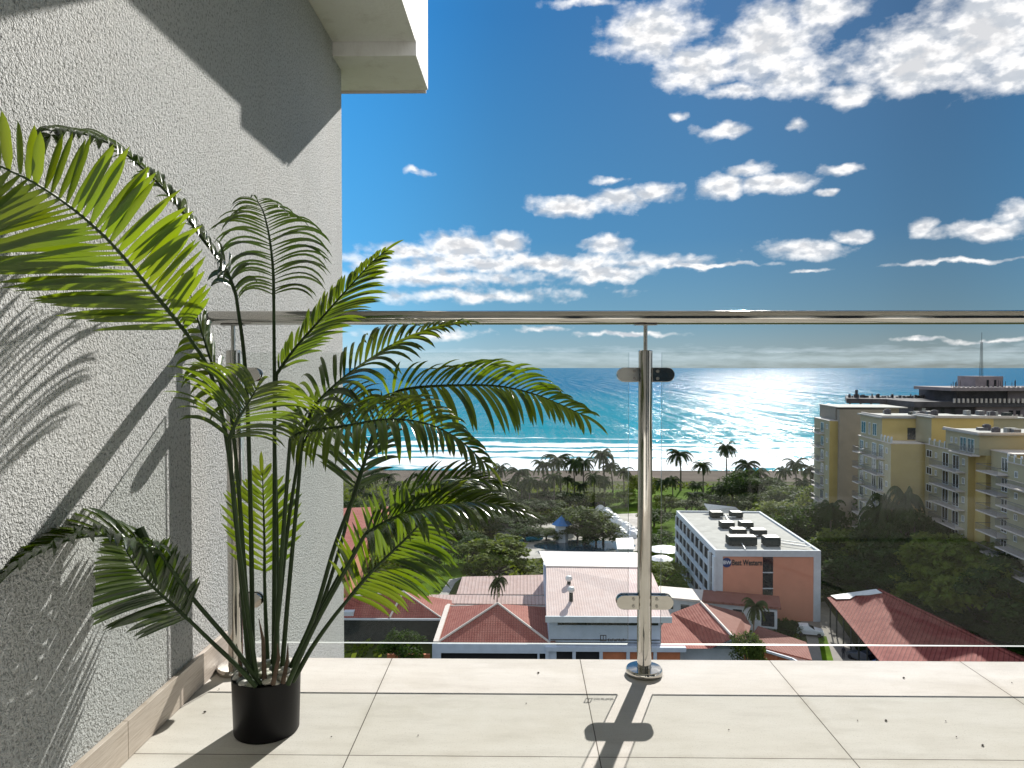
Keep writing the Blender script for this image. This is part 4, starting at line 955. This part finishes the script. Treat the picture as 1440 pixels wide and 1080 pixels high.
# winding white rock edging
rk = MB(); rnd = random.Random(9)
path = [(846, 716), (856, 722), (862, 727), (866, 734), (876, 738), (886, 746), (893, 756), (872, 752), (862, 742)]
for i in range(len(path) - 1):
    for j in range(5):
        u = j / 5; px = path[i][0] * (1 - u) + path[i + 1][0] * u; py = path[i][1] * (1 - u) + path[i + 1][1] * u
        p = at(px, py) + Vector((rnd.uniform(-.8, .8), rnd.uniform(-1, 1), 0)); r_ = rnd.uniform(.7, 1.7)
        rk.lathe(p, [(r_ * 1.2, 0), (r_ * rnd.uniform(.8, 1.1), r_ * .5), (r_ * .4, r_ * .9), (.02, r_)], 6)
tag(rk.build('pale_rocks', M['whitemetal']), 'winding band of bright pale rocks between the pool and the lawn', 'rocks', kind='stuff')
leanroof('pool_bar', 'small white flat-roofed pump house beside the pool', [(868, 772), (892, 772), (890, 756), (866, 757)], [3, 3, 3, 3], 'whitemetal')
# wire fence of thin poles by the lawn left
fe = empty('yard_fence', at(650, 780), 'thin dark pole fence beside the left lawn', 'fence')
for i in range(16):
    p = at(586 + i * 6.5, 812 - i * 1.5); MB().tube([p, p + Vector((0, 0, 2.8))], .06, 5).build('post', M['metalgrey'], fe)
a, b_ = at(586, 812), at(586 + 15 * 6.5, 812 - 15 * 1.5)
MB().tube([a + up * 2.6, b_ + up * 2.6], .04, 4).tube([a + up * 1.2, b_ + up * 1.2], .03, 4).build('wire', M['metalgrey'], fe)
hs = at(560, 805)
# car
def car(p, ang, label, paint):
    t = empty('parked_car', p, label, 'car'); Rz = Matrix.Rotation(ang, 3, 'Z')
    def T(x, y, z): return p + Rz @ Vector((x, y, z))
    prof = [(-2.1, .35), (-2.15, .8), (-1.95, 1.0), (-1.5, 1.62), (-.2, 1.66), (.75, 1.1), (1.9, .92), (2.12, .7), (2.1, .35)]
    n_ = len(prof); vs = [T(x, -.88 + (.12 if z > 1.2 else 0), z) for x, z in prof] + [T(x, .88 - (.12 if z > 1.2 else 0), z) for x, z in prof]
    MB().add(vs, [tuple(range(n_)), tuple(range(n_, 2 * n_))] + [(i, (i + 1) % n_, n_ + (i + 1) % n_, n_ + i) for i in range(n_)]).build('body', M[paint], t, bevel=.05)
    for s in (-1, 1):
        MB().quad(T(-1.45, s * .83, 1.08), T(-1.3, s * .775, 1.5), T(-.2, s * .775, 1.54), T(.5, s * .83, 1.12)).build('side_window', M['darkglass'], t, fixn=False)
        for x in (-1.35, 1.35):
            MB().tube([T(x, s * .70, .33), T(x, s * .92, .33)], .33, 16).build('wheel', M['tyre'], t)
    MB().quad(T(-.12, -.7, 1.64), T(-.12, .7, 1.64), T(.72, .78, 1.13), T(.72, -.78, 1.13)).build('windscreen', M['darkglass'], t, fixn=False)
    MB().quad(T(-1.99, -.72, 1.04), T(-1.99, .72, 1.04), T(-1.56, .68, 1.56), T(-1.56, -.68, 1.56)).build('rear_window', M['darkglass'], t, fixn=False)
    return t
car(at(1138, 893), R(-15), 'white car parked by the foot of the salmon hotel wall', 'carpaint')
M['paint2'] = pm('grey_car_paint', (.10, .11, .13), .3, .2, .1, 2)
car(at(1212, 930), R(115), 'dark grey car parked in the shade under the edge of the red shed', 'paint2')
# tiny person by the drive
p = at(1218, 925); 
p = at(1153, 0 + 932)
def person(p):
    bmv = [(0, 0, .95), (0, 0, 1.2), (0, 0, 1.45), (0, 0, 1.55), (0, 0, 1.7), (.1, 0, .9), (.12, .03, .5), (.12, .05, .06), (.13, -.08, .03), (-.1, 0, .9), (-.13, -.05, .5), (-.14, -.12, .06), (-.14, -.24, .03), (.2, 0, 1.42), (.27, .02, 1.15), (.28, -.08, .9), (-.2, 0, 1.42), (-.27, 0, 1.15), (-.27, -.1, .92)]
    ed = [(0, 1), (1, 2), (2, 3), (3, 4), (0, 5), (5, 6), (6, 7), (7, 8), (0, 9), (9, 10), (10, 11), (11, 12), (2, 13), (13, 14), (14, 15), (2, 16), (16, 17), (17, 18)]
    rd = [.15, .14, .16, .06, .11, .1, .07, .045, .04, .1, .07, .045, .04, .07, .05, .035, .07, .05, .035]
    me = bpy.data.meshes.new('person'); me.from_pydata(bmv, ed, []); o = bpy.data.objects.new('person', me); col.objects.link(o); o.location = p
    m_ = o.modifiers.new('skin', 'SKIN'); sv = me.skin_vertices[0].data
    for i, r_ in enumerate(rd): sv[i].radius = (r_, r_)
    sv[0].use_root = True
    s_ = o.modifiers.new('sub', 'SUBSURF'); s_.levels = s_.render_levels = 1
    me.materials.append(M['cloth'])
    bpy.context.view_layer.update()
    me2 = bpy.data.meshes.new_from_object(o.evaluated_get(bpy.context.evaluated_depsgraph_get())); o.modifiers.clear(); o.data = me2
    return tag(o, 'person in dark clothes walking on the driveway beside the red shed', 'person')
person(at(1217 - 0, 926) if False else at(1186, 926))
# ------------------------------------------------------------------ trees
def broadleaf_mesh(seed, n=4200, leaf=.36, flat=.75, big=False):
    """height 1, crown radius .5; returns (trunk, crown)"""
    rg = random.Random(seed); tm = MB(); blobs = []
    tm.tube([(0, 0, 0), (.01, 0, .2), (.0, .01, .4)], [.035, .027, .022], 7)
    nb = 22 if big else 11
    for i in range(nb):
        a = i * 2.4 + rg.uniform(-.4, .4); r = .44 * math.sqrt((i + .5) / nb) * rg.uniform(.85, 1.05)
        top = .88 - .9 * r * r * 1.6
        z = top - rg.uniform(0, .14 if i % 3 else .4)
        c = Vector((r * math.cos(a), r * math.sin(a), max(.25, z))); blobs.append((c, rg.uniform(.09, .15) if big else rg.uniform(.16, .23)))
        tm.tube([(0, 0, rg.uniform(.2, .38)), c * .55 + Vector((0, 0, .16)), c], [.018, .012, .004], 5)
    for i in range(26 if big else 16):
        b0 = rg.choice(blobs[:nb]); d = Vector((rg.gauss(0, 1), rg.gauss(0, 1), rg.gauss(0, .7))).normalized()
        blobs.append((b0[0] + d * b0[1] * 1.05, b0[1] * rg.uniform(.35, .6)))
    cm = MB(); tot = sum(b[1] ** 2 for b in blobs)
    for c, r in blobs:
        k = int(n * r * r / tot)
        for _ in range(k):
            d = Vector((rg.gauss(0, 1), rg.gauss(0, 1), rg.gauss(.25, 1))).normalized()
            rr_ = r * (.55 + .45 * rg.random()) * (1 + .25 * math.sin(5 * d.x + 3 * d.z) * math.cos(4 * d.y)); p = c + Vector((d.x, d.y, d.z * flat)) * rr_
            s_ = leaf * rg.uniform(.5, 1.3) / 15
            nn = (d * .5 + Vector((rg.gauss(0, .5), rg.gauss(0, .5), rg.gauss(.6, .5)))).normalized()
            a = nn.orthogonal().normalized(); a.rotate(Matrix.Rotation(rg.uniform(0, 6.28), 3, nn)); b_ = nn.cross(a)
            cm.quad(p - a * s_ * 1.3, p - b_ * s_ * .6, p + a * s_ * 1.3, p + b_ * s_ * .6)
    return tm, cm
def palm_mesh(seed, nf=25, crown_r=.34):
    """coconut palm, height 1"""
    rg = random.Random(seed); tm = MB(); bend = rg.uniform(-.08, .08)
    top = Vector((bend, rg.uniform(-.04, .04), .86))
    tm.tube([(0, 0, 0), (bend * .15, 0, .2), (bend * .5, 0, .5), tuple(top)], [.022, .016, .013, .012], 7)
    cm = MB()
    for i in range(nf):
        a = i * 2.4 + rg.uniform(-.25, .25); e = rg.uniform(-.5, 1.15); Ln = crown_r * rg.uniform(.8, 1.1)
        d = Vector((math.cos(a) * math.cos(e), math.sin(a) * math.cos(e), math.sin(e))); p = top.copy(); pts_ = [p.copy()]
        for k in range(9):
            d = (d + Vector((0, 0, -.17 - .06 * k * .5))).normalized(); p = p + d * Ln / 9; pts_.append(p.copy())
        cm.tube(pts_, [.004] * 9 + [.001], 3, False)
        for k in range(1, 10):
            T = (pts_[k] - pts_[k - 1]).normalized(); sd = T.cross(Vector((0, 0, 1)))
            if sd.length < .1: sd = Vector((1, 0, 0))
            sd.normalize()
            for j in range(3):
                q_ = pts_[k - 1].lerp(pts_[k], j / 3)
                for s in (-1, 1):
                    ll = .085 * (1 - .45 * abs(k - 4) / 5) * rg.uniform(.8, 1.15)
                    tip = q_ + (T * .45 + sd * s * .75 + Vector((0, 0, -.45 - rg.random() * .5))).normalized() * ll
                    cm.quad(q_ - T * .010, q_ + T * .010, tip)
    return tm, cm
def mesh_of(mb, mats, name, smooth=False):
    me = bpy.data.meshes.new(name); me.from_pydata([tuple(v) for v in mb.v], [], mb.f)
    for m_ in mats: me.materials.append(m_)
    return me
def protos(fn, seeds, kinds, trunkmat, **k):
    out = []
    for s, mt in zip(seeds, kinds):
        a, b_ = fn(s, **k); out.append((mesh_of(a, [M[trunkmat]], 'trunk'), mesh_of(b_, [M[mt]], 'crown')))
    return out
BL = protos(broadleaf_mesh, (1, 2, 3, 4), ('fol1', 'fol2', 'fol3', 'fol1'), 'bark')
BD = protos(broadleaf_mesh, (11, 12, 13), ('fol1', 'fol2', 'fol1'), 'bark', n=9000, leaf=.36, flat=.55, big=True)
PL = protos(palm_mesh, (5, 6, 7, 8), ('palmleaf',) * 4, 'trunk')
trnd = random.Random(21)
def tree(kind, v, p, hgt, wid, label, cat, group, nm, rot=None):
    pr = {'b': BL, 'd': BD, 'p': PL}[kind]; tm, cm = pr[v % len(pr)]
    t = empty(nm, p, label, cat, group)
    t.scale = (wid, wid, hgt); t.rotation_euler[2] = trnd.uniform(0, 6.28) if rot is None else rot
    for me, n_ in ((tm, 'trunk'), (cm, 'crown')):
        o = bpy.data.objects.new(n_, me); col.objects.link(o); o.parent = t
    return t
def placed(px, top, base=None, D=None):
    """tree whose top shows at (px, top); foot at image row base or at distance D"""
    p = at(px, base) if base else Vector((ray(px, 517).x / ray(px, 517).y * D, D, G))
    zt_ = atd(px, top, p.y).z; return p, zt_ - G
# beach palms
bp = [(512, 668, 716), (530, 660, 704), (556, 676, 712), (590, 662, 708), (612, 680, 718), (640, 668, 700), (664, 654, 702), (684, 672, 716), (703, 650, 700), (728, 655, 712), (744, 668, 722), (764, 644, 704), (779, 662, 716), (789, 636, 700), (808, 642, 700), (822, 642, 706), (836, 662, 712), (851, 629, 696), (878, 655, 706), (957, 629, 690), (946, 668, 714), (972, 690, 724), (989, 648, 692), (1006, 682, 716), (1022, 620, 676), (1052, 645, 706), (1066, 656, 716), (1086, 668, 712), (1120, 643, 700), (1145, 650, 712), (1164, 660, 716), (716, 684, 726), (850, 670, 712), (660, 690, 724), (930, 672, 712), (500, 684, 712), (522, 690, 722), (545, 664, 700), (568, 686, 716), (601, 676, 706), (628, 666, 698), (652, 682, 712), (675, 662, 698), (694, 674, 708), (722, 672, 704), (735, 680, 716), (755, 674, 710), (771, 676, 708), (798, 668, 704), (815, 676, 712), (843, 668, 704), (862, 648, 698), (981, 676, 712), (1035, 664, 700), (1100, 655, 704), (1132, 672, 716)]
pos_txt = {}
for i, (px, top, base) in enumerate(bp):
    p, hh = placed(px, top, base); cw = hh * trnd.uniform(1.1, 1.35)
    if hh < 9: cw = 12
    size = 'tall' if hh > 12.5 else ('short' if hh < 9 else 'medium')
    tree('p', i, p, hh, cw, None, 'palm tree', 'coconut palms along the beach', 'palm_tree')['label'] = '%s coconut palm by the beach, number %d from the left' % (size, 0)
    pos_txt[len(pos_txt)] = (px, size)
pal = [o for o in col.objects if o.get('group') == 'coconut palms along the beach']
ordn = ['leftmost', 'second', 'third', 'fourth', 'fifth', 'sixth', 'seventh', 'eighth', 'ninth', 'tenth', 'eleventh', 'twelfth', 'thirteenth', 'fourteenth', 'fifteenth', 'sixteenth', 'seventeenth', 'eighteenth', 'nineteenth', 'twentieth', 'twenty-first', 'twenty-second', 'twenty-third', 'twenty-fourth', 'twenty-fifth', 'twenty-sixth', 'twenty-seventh', 'twenty-eighth', 'twenty-ninth', 'thirtieth']
pal.sort(key=lambda o: o.location.x / o.location.y)
half = len(pal) // 2
for i, o in enumerate(pal):
    sz = o['label'].split()[0]
    if i < 28: w_ = ordn[i] + (' palm' if i == 0 else ' palm from the left')
    else: k_ = len(pal) - 1 - i; w_ = ('rightmost palm' if k_ == 0 else ordn[k_] + ' palm from the right')
    o['label'] = '%s coconut palm, %s in the row before the beach' % (sz, w_)
# the round tree
p, hh = placed(697, 748, base=812); w_ = 125 / F * p.y
tree('d', 1, p - Vector((0, 0, 2.0)), hh + 2, w_ * 1.0, 'wide round olive green tree beside the pink hall roof', 'tree', None, 'round_tree', 1.0)
# garden trees in front of the hotel and around the drive
for (px, top, D_, wd, k, v, lab) in (
    (1062, 838, 108, 7.5, 'p', 1, 'broad-fronded palm in front of the foot of the salmon wall'),
    (1098, 872, 116, 5, 'b', 3, 'dark shrub against the base of the salmon wall'),
    (1112, 880, 117, 4.0, 'b', 0, 'low dark bush in the middle of the base of the salmon wall'),
    (1057, 878, 97, 5.0, 'b', 2, 'greyish round-topped tree rising over the orange boundary wall'),
    (698, 806, 118, 6.5, 'p', 2, 'single palm growing through the gap before the stained annex roof'),
    (565, 880, 100, 6, 'b', 3, 'small dark tree in the shaded yard below the red hipped roof'),
    (935, 790, 140, 10, 'b', 1, 'bushy olive tree behind the post, left of the hotel'),
    (925, 745, 170, 9, 'b', 0, 'dark tree on the lawn right of the centre post'),
    (965, 838, 128, 9, 'b', 0, 'dark shrub along the foot of the hotel balconies'),
    (940, 840, 125, 7, 'b', 2, 'grey-green shrub nearest the low white wing'),
    (985, 848, 123, 6, 'b', 3, 'small dark bush touching the corner of the hotel')):
    p, hh = placed(px, top, D=D_)
    tree(k, v, p, max(2, hh), wd, lab, 'palm tree' if k == 'p' else 'tree', None, 'palm_tree' if k == 'p' else ('shrub' if hh < 5 else 'tree'))
# trees of the middle ground
mid = []
for (px, top, base, wd, v) in ((500, 700, 735, 12, 0), (540, 706, 740, 11, 2), (575, 715, 748, 12, 1), (612, 708, 742, 12, 2), (655, 716, 752, 14, 2), (690, 720, 750, 11, 3), (720, 705, 738, 10, 2), (745, 698, 728, 11, 0), (775, 700, 725, 9, 3), (800, 712, 745, 10, 2), (822, 706, 760, 15, 2), (848, 728, 764, 10, 2), (842, 690, 712, 12, 1), (802, 690, 714, 12, 0), (640, 735, 770, 11, 3), (610, 750, 790, 9, 2), (665, 748, 790, 9, 3), (520, 740, 790, 9, 1), (560, 752, 800, 9, 0), (585, 770, 812, 7, 2), (905, 665, 706, 11, 1), (880, 690, 712, 8, 1), (965, 700, 722, 10, 2), (935, 695, 720, 9, 1), (1000, 690, 718, 12, 3), (1030, 672, 706, 12, 0), (1050, 655, 716, 15, 3), (1075, 662, 722, 15, 0), (1100, 676, 735, 14, 2), (1090, 700, 770, 14, 1), (1120, 705, 790, 13, 0), (1062, 690, 730, 12, 2), (1135, 680, 745, 15, 3), (1160, 676, 760, 15, 1), (1180, 690, 790, 15, 0), (1190, 740, 830, 14, 1), (1165, 752, 830, 12, 3), (1175, 810, 850, 9, 0), (1210, 800, 850, 10, 2), (1205, 770, 850, 14, 0), (1230, 735, 830, 13, 3), (640, 705, 730, 10, 0), (680, 690, 716, 12, 1), (760, 722, 745, 8, 3), (738, 735, 762, 9, 0), (768, 740, 760, 8, 2), (812, 735, 762, 9, 3), (838, 742, 766, 9, 0), (728, 716, 742, 11, 3), (705, 712, 735, 10, 0), (590, 700, 722, 11, 3), (560, 700, 720, 11, 0), (620, 696, 716, 11, 2), (670, 690, 712, 10, 0), (735, 690, 712, 11, 2), (770, 688, 710, 11, 0), (920, 715, 740, 9, 0)):
    p, hh = placed(px, top, base); mid.append((tree('b', v, p, hh, wd, '', 'tree', 'trees between the hotels and the beach', 'tree'), px, top, v, hh))
# the dark canopy at the right
for (px, top, D_, wd, v) in ((1262, 712, 130, 15, 0), (1240, 775, 128, 15, 2), (1290, 700, 126, 15, 0), (1275, 765, 122, 15, 2), (1330, 736, 117, 17, 1), (1375, 745, 111, 18, 1), (1320, 790, 115, 15, 1), (1400, 768, 106, 18, 1), (1350, 822, 112, 16, 0), (1235, 812, 126, 13, 2), (1275, 825, 121, 13, 2), (1440, 772, 102, 18, 0), (1395, 850, 107, 13, 2), (1330, 855, 114, 11, 0), (1450, 850, 101, 14, 2), (1480, 820, 100, 15, 0)):
    p, hh = placed(px, top, D=D_); mid.append((tree('d', v, p, hh, wd, '', 'tree', 'big trees in front of the yellow apartments', 'tree'), px, top, v, hh))
for (px, top, D_) in ((1275, 676, 128), (1232, 700, 135), (1170, 700, 150), (1255, 690, 131)):
    p, hh = placed(px, top, D=D_); tree('p', px, p, hh, 12, {1275: 'tall coconut palm in front of the third apartment block', 1232: 'coconut palm before the second apartment block', 1170: 'coconut palm below the leftmost apartment block', 1255: 'coconut palm between the second and third apartment blocks'}[px], 'palm tree', None, 'palm_tree')
colr = {0: 'dark green', 1: 'olive green', 2: 'grey-green', 3: 'deep green'}
gr = {}
for m_ in mid: gr.setdefault(m_[0]['group'], []).append(m_)
def near_of(px, py):
    marks = [(487, 730, 'the stucco wall edge'), (520, 760, 'the pink house'), (600, 790, 'the left lawn'), (700, 780, 'the wide round tree'), (790, 745, 'the blue-roofed kiosk'), (740, 757, 'the small pool'), (840, 770, 'the large pool'), (880, 720, 'the pale rocks'), (905, 690, 'the centre post'), (970, 700, 'the lawn strip'), (1010, 710, 'the far end of the hotel'), (1100, 730, 'the rear corner of the hotel roof'), (1150, 690, 'the leftmost apartment block'), (1200, 740, 'the brown flank'), (1180, 830, 'the white roof sheet'), (1240, 700, 'the second apartment block'), (1320, 720, 'the third apartment block'), (1300, 870, 'the red shed ridge'), (1430, 740, 'the nearest apartment block'), (1420, 880, 'the right frame edge')]
    return min(marks, key=lambda q_: (q_[0] - px) ** 2 + 2 * (q_[1] - py) ** 2)[2]
seen = {}
for g_, lst in gr.items():
    for (o, px, top, v, hh) in lst:
        b_ = '%s tree near %s' % (colr[v], near_of(px, top)); seen.setdefault(b_, []).append((o, px, top, hh))
for b_, lst in seen.items():
    if len(lst) == 1: lst[0][0]['label'] = b_ + (', tall' if lst[0][3] > 12 else ', low')
    else:
        lst.sort(key=lambda q_: q_[1])
        nmz = ['leftmost', 'middle', 'rightmost'] if len(lst) == 3 else (['left-hand', 'right-hand'] if len(lst) == 2 else ['leftmost', 'second from left', 'third from left', 'fourth from left', 'fifth from left', 'sixth from left'])
        for q_, n_ in zip(lst, nmz): q_[0]['label'] = b_ + ', %s one of its colour there' % n_
from mathutils import noise as _mn
def noise_val(x, y): return _mn.noise(Vector((x, y, 0))) + .35
# low scrub covering the ground between the trees
sc_ = MB(); rg = random.Random(31)
for i in range(19000):
    px = rg.uniform(470, 1460) if i < 16000 else rg.uniform(-100, 470); py = rg.uniform(682, 800) if rg.random() < .8 else rg.uniform(800, 930)
    if 850 < px < 1010 and 690 < py < 850: continue
    if 700 < px < 905 and 735 < py < 790: continue
    if 1118 < px < 1230 and py > 840: continue
    if 560 < px < 660 and py > 775: continue
    p = at(px, py)
    if noise_val(p.x * .05, p.y * .05) < .1: continue
    h_ = rg.uniform(.2, 1.3); s_ = rg.uniform(.3, .7)
    for k in range(3):
        q_ = p + Vector((rg.uniform(-1.2, 1.2), rg.uniform(-1.2, 1.2), rg.uniform(0, h_))); n_ = Vector((rg.gauss(0, 1), rg.gauss(0, 1), rg.gauss(.6, 1))).normalized()
        a = n_.orthogonal().normalized() * s_; b_ = n_.cross(a) * .6; sc_.quad(q_ - a, q_ - b_, q_ + a, q_ + b_)
tag(sc_.build('undergrowth', M['fol2'], loc=(0, 100, G), fixn=False), 'low tangled scrub covering the ground between the trees and roofs', 'undergrowth', kind='stuff')
# ------------------------------------------------------------------ light
SKYB = 6.0
SAZ = math.atan(.34); SEL = R(30.0)      # azimuth to the right of +Y
sd_ = Vector((math.sin(SAZ) * math.cos(SEL), math.cos(SAZ) * math.cos(SEL), math.sin(SEL)))
ld = bpy.data.lights.new('sun', 'SUN'); ld.energy = 5.0; ld.angle = R(.53); ld.color = (1, .955, .89)
lo = bpy.data.objects.new('sun', ld); col.objects.link(lo); lo.rotation_euler = sd_.to_track_quat('Z', 'Y').to_euler(); lo.location = (10, 30, 40)
w = bpy.data.worlds.new('World'); sc.world = w; w.use_nodes = True; nt = w.node_tree
bg = nt.nodes['Background']; bg.inputs['Strength'].default_value = .064
sky = node(nt, 'ShaderNodeTexSky', sky_type='NISHITA'); sky.sun_disc = False
sky.sun_elevation = SEL; sky.sun_rotation = SAZ; sky.altitude = 0; sky.air_density = 1.0; sky.dust_density = .3; sky.ozone_density = 3.0
tc = coords(nt, 'Generated'); s = node(nt, 'ShaderNodeSeparateXYZ'); L(nt, tc, s.inputs[0])
az = math_(nt, 'MULTIPLY', math_(nt, 'ARCTAN2', s.outputs[0], s.outputs[1]), 57.2958)
el = math_(nt, 'MULTIPLY', math_(nt, 'ARCSINE', s.outputs[2]), 57.2958)
cb = node(nt, 'ShaderNodeCombineXYZ'); L(nt, az, cb.inputs[0]); L(nt, el, cb.inputs[1])
def azel(px, py):
    r = ray(px, py).normalized(); return math.degrees(math.atan2(r.x, r.y)), math.degrees(math.asin(r.z))
CL = [(920, 45, 72, 42, 1), (985, 92, 62, 34, 1), (1035, 126, 40, 12, .8), (1082, 62, 74, 58, 1.1), (1120, 102, 52, 34, 1), (1150, 18, 60, 26, .9), (1290, 85, 110, 52, 1.1), (1385, 50, 100, 78, 1.2), (1205, 130, 46, 20, .9), (1430, 95, 60, 34, 1),
      (815, 3, 45, 7, .7), (1018, 184, 34, 11, .7), (955, 162, 13, 7, .7), (1122, 172, 14, 9, .6), (585, 240, 20, 6, .6), (800, 290, 58, 15, 1), (868, 283, 46, 18, .9), (915, 272, 42, 14, .9), (860, 254, 26, 5, .6),
      (1015, 262, 34, 18, .85), (1052, 236, 30, 12, .8), (1095, 260, 52, 15, .95), (1185, 237, 38, 9, .85), (1168, 268, 14, 6, .7), (1388, 322, 74, 15, 1), (1298, 318, 18, 12, .8), (1430, 303, 30, 16, .8), (1135, 350, 56, 14, .95), (1195, 333, 30, 8, .8),
      (1335, 369, 100, 4, .8), (1135, 380, 24, 3, .7), (650, 348, 56, 22, 1), (712, 343, 26, 18, .9), (572, 356, 50, 14, .8), (855, 343, 34, 13, .95), (740, 370, 260, 13, .9), (850, 384, 66, 13, 1), (620, 390, 170, 13, .68), (650, 414, 170, 10, .6), (1000, 373, 86, 4, .8), (560, 378, 80, 20, .7),
      (880, 470, 66, 4, .8), (1290, 479, 30, 3, .7), (1400, 480, 60, 3, .6), (600, 470, 80, 8, .5), (760, 462, 40, 4, .6)]
wobn = node(nt, 'ShaderNodeTexNoise'); wobn.inputs['Scale'].default_value = .55; wobn.inputs['Detail'].default_value = 4; L(nt, cb.outputs[0], wobn.inputs['Vector'])
wsub = node(nt, 'ShaderNodeVectorMath', operation='MULTIPLY_ADD'); L(nt, wobn.outputs['Color'], wsub.inputs[0]); wsub.inputs[1].default_value = (2.2, 1.2, 0)
wa = node(nt, 'ShaderNodeVectorMath', operation='ADD'); L(nt, cb.outputs[0], wa.inputs[0]); wa.inputs[1].default_value = (-1.1, -.6, 0); L(nt, wa.outputs[0], wsub.inputs[2])
P2 = wsub.outputs[0]
field = None
for (px, py, rx, ry, st) in CL:
    a0_, e0_ = azel(px, py); a1_, _ = azel(px + rx, py); _, e1_ = azel(px, py - ry)
    v1 = node(nt, 'ShaderNodeVectorMath', operation='MULTIPLY_ADD'); L(nt, P2, v1.inputs[0])
    ix = 1 / max(.05, (a1_ - a0_) * 1.25); iy = 1 / max(.05, (e1_ - e0_) * 1.25)
    v1.inputs[1].default_value = (ix, iy, 0); v1.inputs[2].default_value = (-a0_ * ix, -e0_ * iy, 0)
    ln_ = node(nt, 'ShaderNodeVectorMath', operation='LENGTH'); L(nt, v1.outputs[0], ln_.inputs[0])
    q = math_(nt, 'MULTIPLY_ADD', ln_.outputs['Value'], -st, st)
    field = q if field is None else math_(nt, 'MAXIMUM', field, q)
field = math_(nt, 'MAXIMUM', field, -.6)
mpn = mapping(nt, cb.outputs[0], (1, 1.7, 1))
mps = node(nt, 'ShaderNodeVectorMath', operation='ADD'); L(nt, mpn, mps.inputs[0]); mps.inputs[1].default_value = (.25, .75, 0)
def fbmf(v, a1=1.45, a2=.26):
    x = math_(nt, 'MULTIPLY', math_(nt, 'SUBTRACT', noise(nt, v, .42, 8, .53), .5), a1)
    return math_(nt, 'ADD', x, math_(nt, 'MULTIPLY', math_(nt, 'SUBTRACT', noise(nt, v, 1.7, 5, .5), .5), a2))
fbm = fbmf(mpn)
relief = math_(nt, 'MULTIPLY', math_(nt, 'SUBTRACT', noise(nt, mpn, .55, 4, .5), noise(nt, mps.outputs[0], .55, 4, .5)), 2.6)
dens = math_(nt, 'ADD', field, fbm)
# hazy bank along the horizon
hb_ = math_(nt, 'SUBTRACT', 1.0, math_(nt, 'DIVIDE', math_(nt, 'ABSOLUTE', math_(nt, 'SUBTRACT', el, .7)), 1.1))
hb_ = math_(nt, 'MULTIPLY', hb_, .65)
dens2 = math_(nt, 'ADD', hb_, math_(nt, 'MULTIPLY', math_(nt, 'SUBTRACT', noise(nt, mapping(nt, cb.outputs[0], (.5, 3.2, 1)), .9, 8, .6), .5), 1.2))
mask = ramp(nt, dens, [(-.12, 0.), (.08, .07), (.27, .38), (.52, .84), (.82, 1.)]); hmask = ramp(nt, dens2, [(.15, 0.), (.8, .6)])
thick = ramp(nt, math_(nt, 'ADD', dens, math_(nt, 'MULTIPLY', math_(nt, 'SUBTRACT', noise(nt, mapping(nt, cb.outputs[0], (1, 1.6, 1)), 1.0, 3, .5), .5), 1.0)), [(.62, 0.), (1.0, 1.)])
# clouds: lit through and at the rims, greyer where thick
ccol = mix(nt, math_(nt, 'MULTIPLY', thick, .8), (12.5, 12.3, 12.1), (6.3, 6.5, 6.9))
ccol = mix(nt, ramp(nt, math_(nt, 'ADD', math_(nt, 'MULTIPLY', relief, .9), .5), [(.22, .8), (.60, 0.)]), ccol, (5.6, 6.1, 6.8))
# clear sky: the physical sky pulled towards the deep saturated blue of the photograph
e01 = math_(nt, 'DIVIDE', el, 60.0, clamp=True)
blue = ramp(nt, e01, [(0., (.48, .74, .88)), (.06, (.18, .54, .84)), (.16, (.06, .40, .83)), (.42, (.015, .27, .72)), (.75, (.04, .30, .78)), (1., (.12, .40, .90))])
bl = node(nt, 'ShaderNodeVectorMath', operation='SCALE'); L(nt, blue, bl.inputs[0]); azr = ramp(nt, math_(nt, 'DIVIDE', math_(nt, 'ADD', az, 20.0), 60.0, clamp=True), [(0., 1.0), (.12, .95), (.30, .52), (.55, .45), (.75, .30), (.85, .25), (1., .45)])
for n_ in nt.nodes:
    if n_.bl_idname == 'ShaderNodeValToRGB' and n_.outputs[0] == azr: n_.color_ramp.interpolation = 'B_SPLINE'
L(nt, math_(nt, 'MULTIPLY', azr, SKYB * 2), bl.inputs['Scale'])
clear = mix(nt, hmask, mix(nt, .9, sky.outputs[0], bl.outputs[0]), (8.0, 9.4, 10.4))
# bright broken cloud added out of frame as fill light: overhead, sides and behind
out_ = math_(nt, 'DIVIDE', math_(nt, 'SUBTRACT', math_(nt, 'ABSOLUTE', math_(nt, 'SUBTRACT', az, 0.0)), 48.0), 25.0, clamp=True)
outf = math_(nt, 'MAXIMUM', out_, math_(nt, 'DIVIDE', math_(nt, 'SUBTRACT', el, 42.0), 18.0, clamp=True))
fillcl = math_(nt, 'MULTIPLY', outf, ramp(nt, noise(nt, tc, 2.2, 6, .6), [(.36, 0.), (.56, 1.)]))
full = mix(nt, fillcl, mix(nt, mask, clear, ccol), (8.5, 8.7, 9.2))
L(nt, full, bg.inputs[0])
w.cycles.sampling_method = 'MANUAL'; w.cycles.sample_map_resolution = 512
sc.view_settings.view_transform = 'Standard'; sc.view_settings.look = 'None'; sc.view_settings.exposure = .60; sc.view_settings.gamma = 1; sc.view_settings.use_curve_mapping = False
cy_ = sc.cycles
cy_.use_denoising = True; cy_.max_bounces = 8; cy_.transparent_max_bounces = 24; cy_.diffuse_bounces = 3; cy_.glossy_bounces = 4
cy_.caustics_reflective = False; cy_.caustics_refractive = False; cy_.sample_clamp_indirect = 6
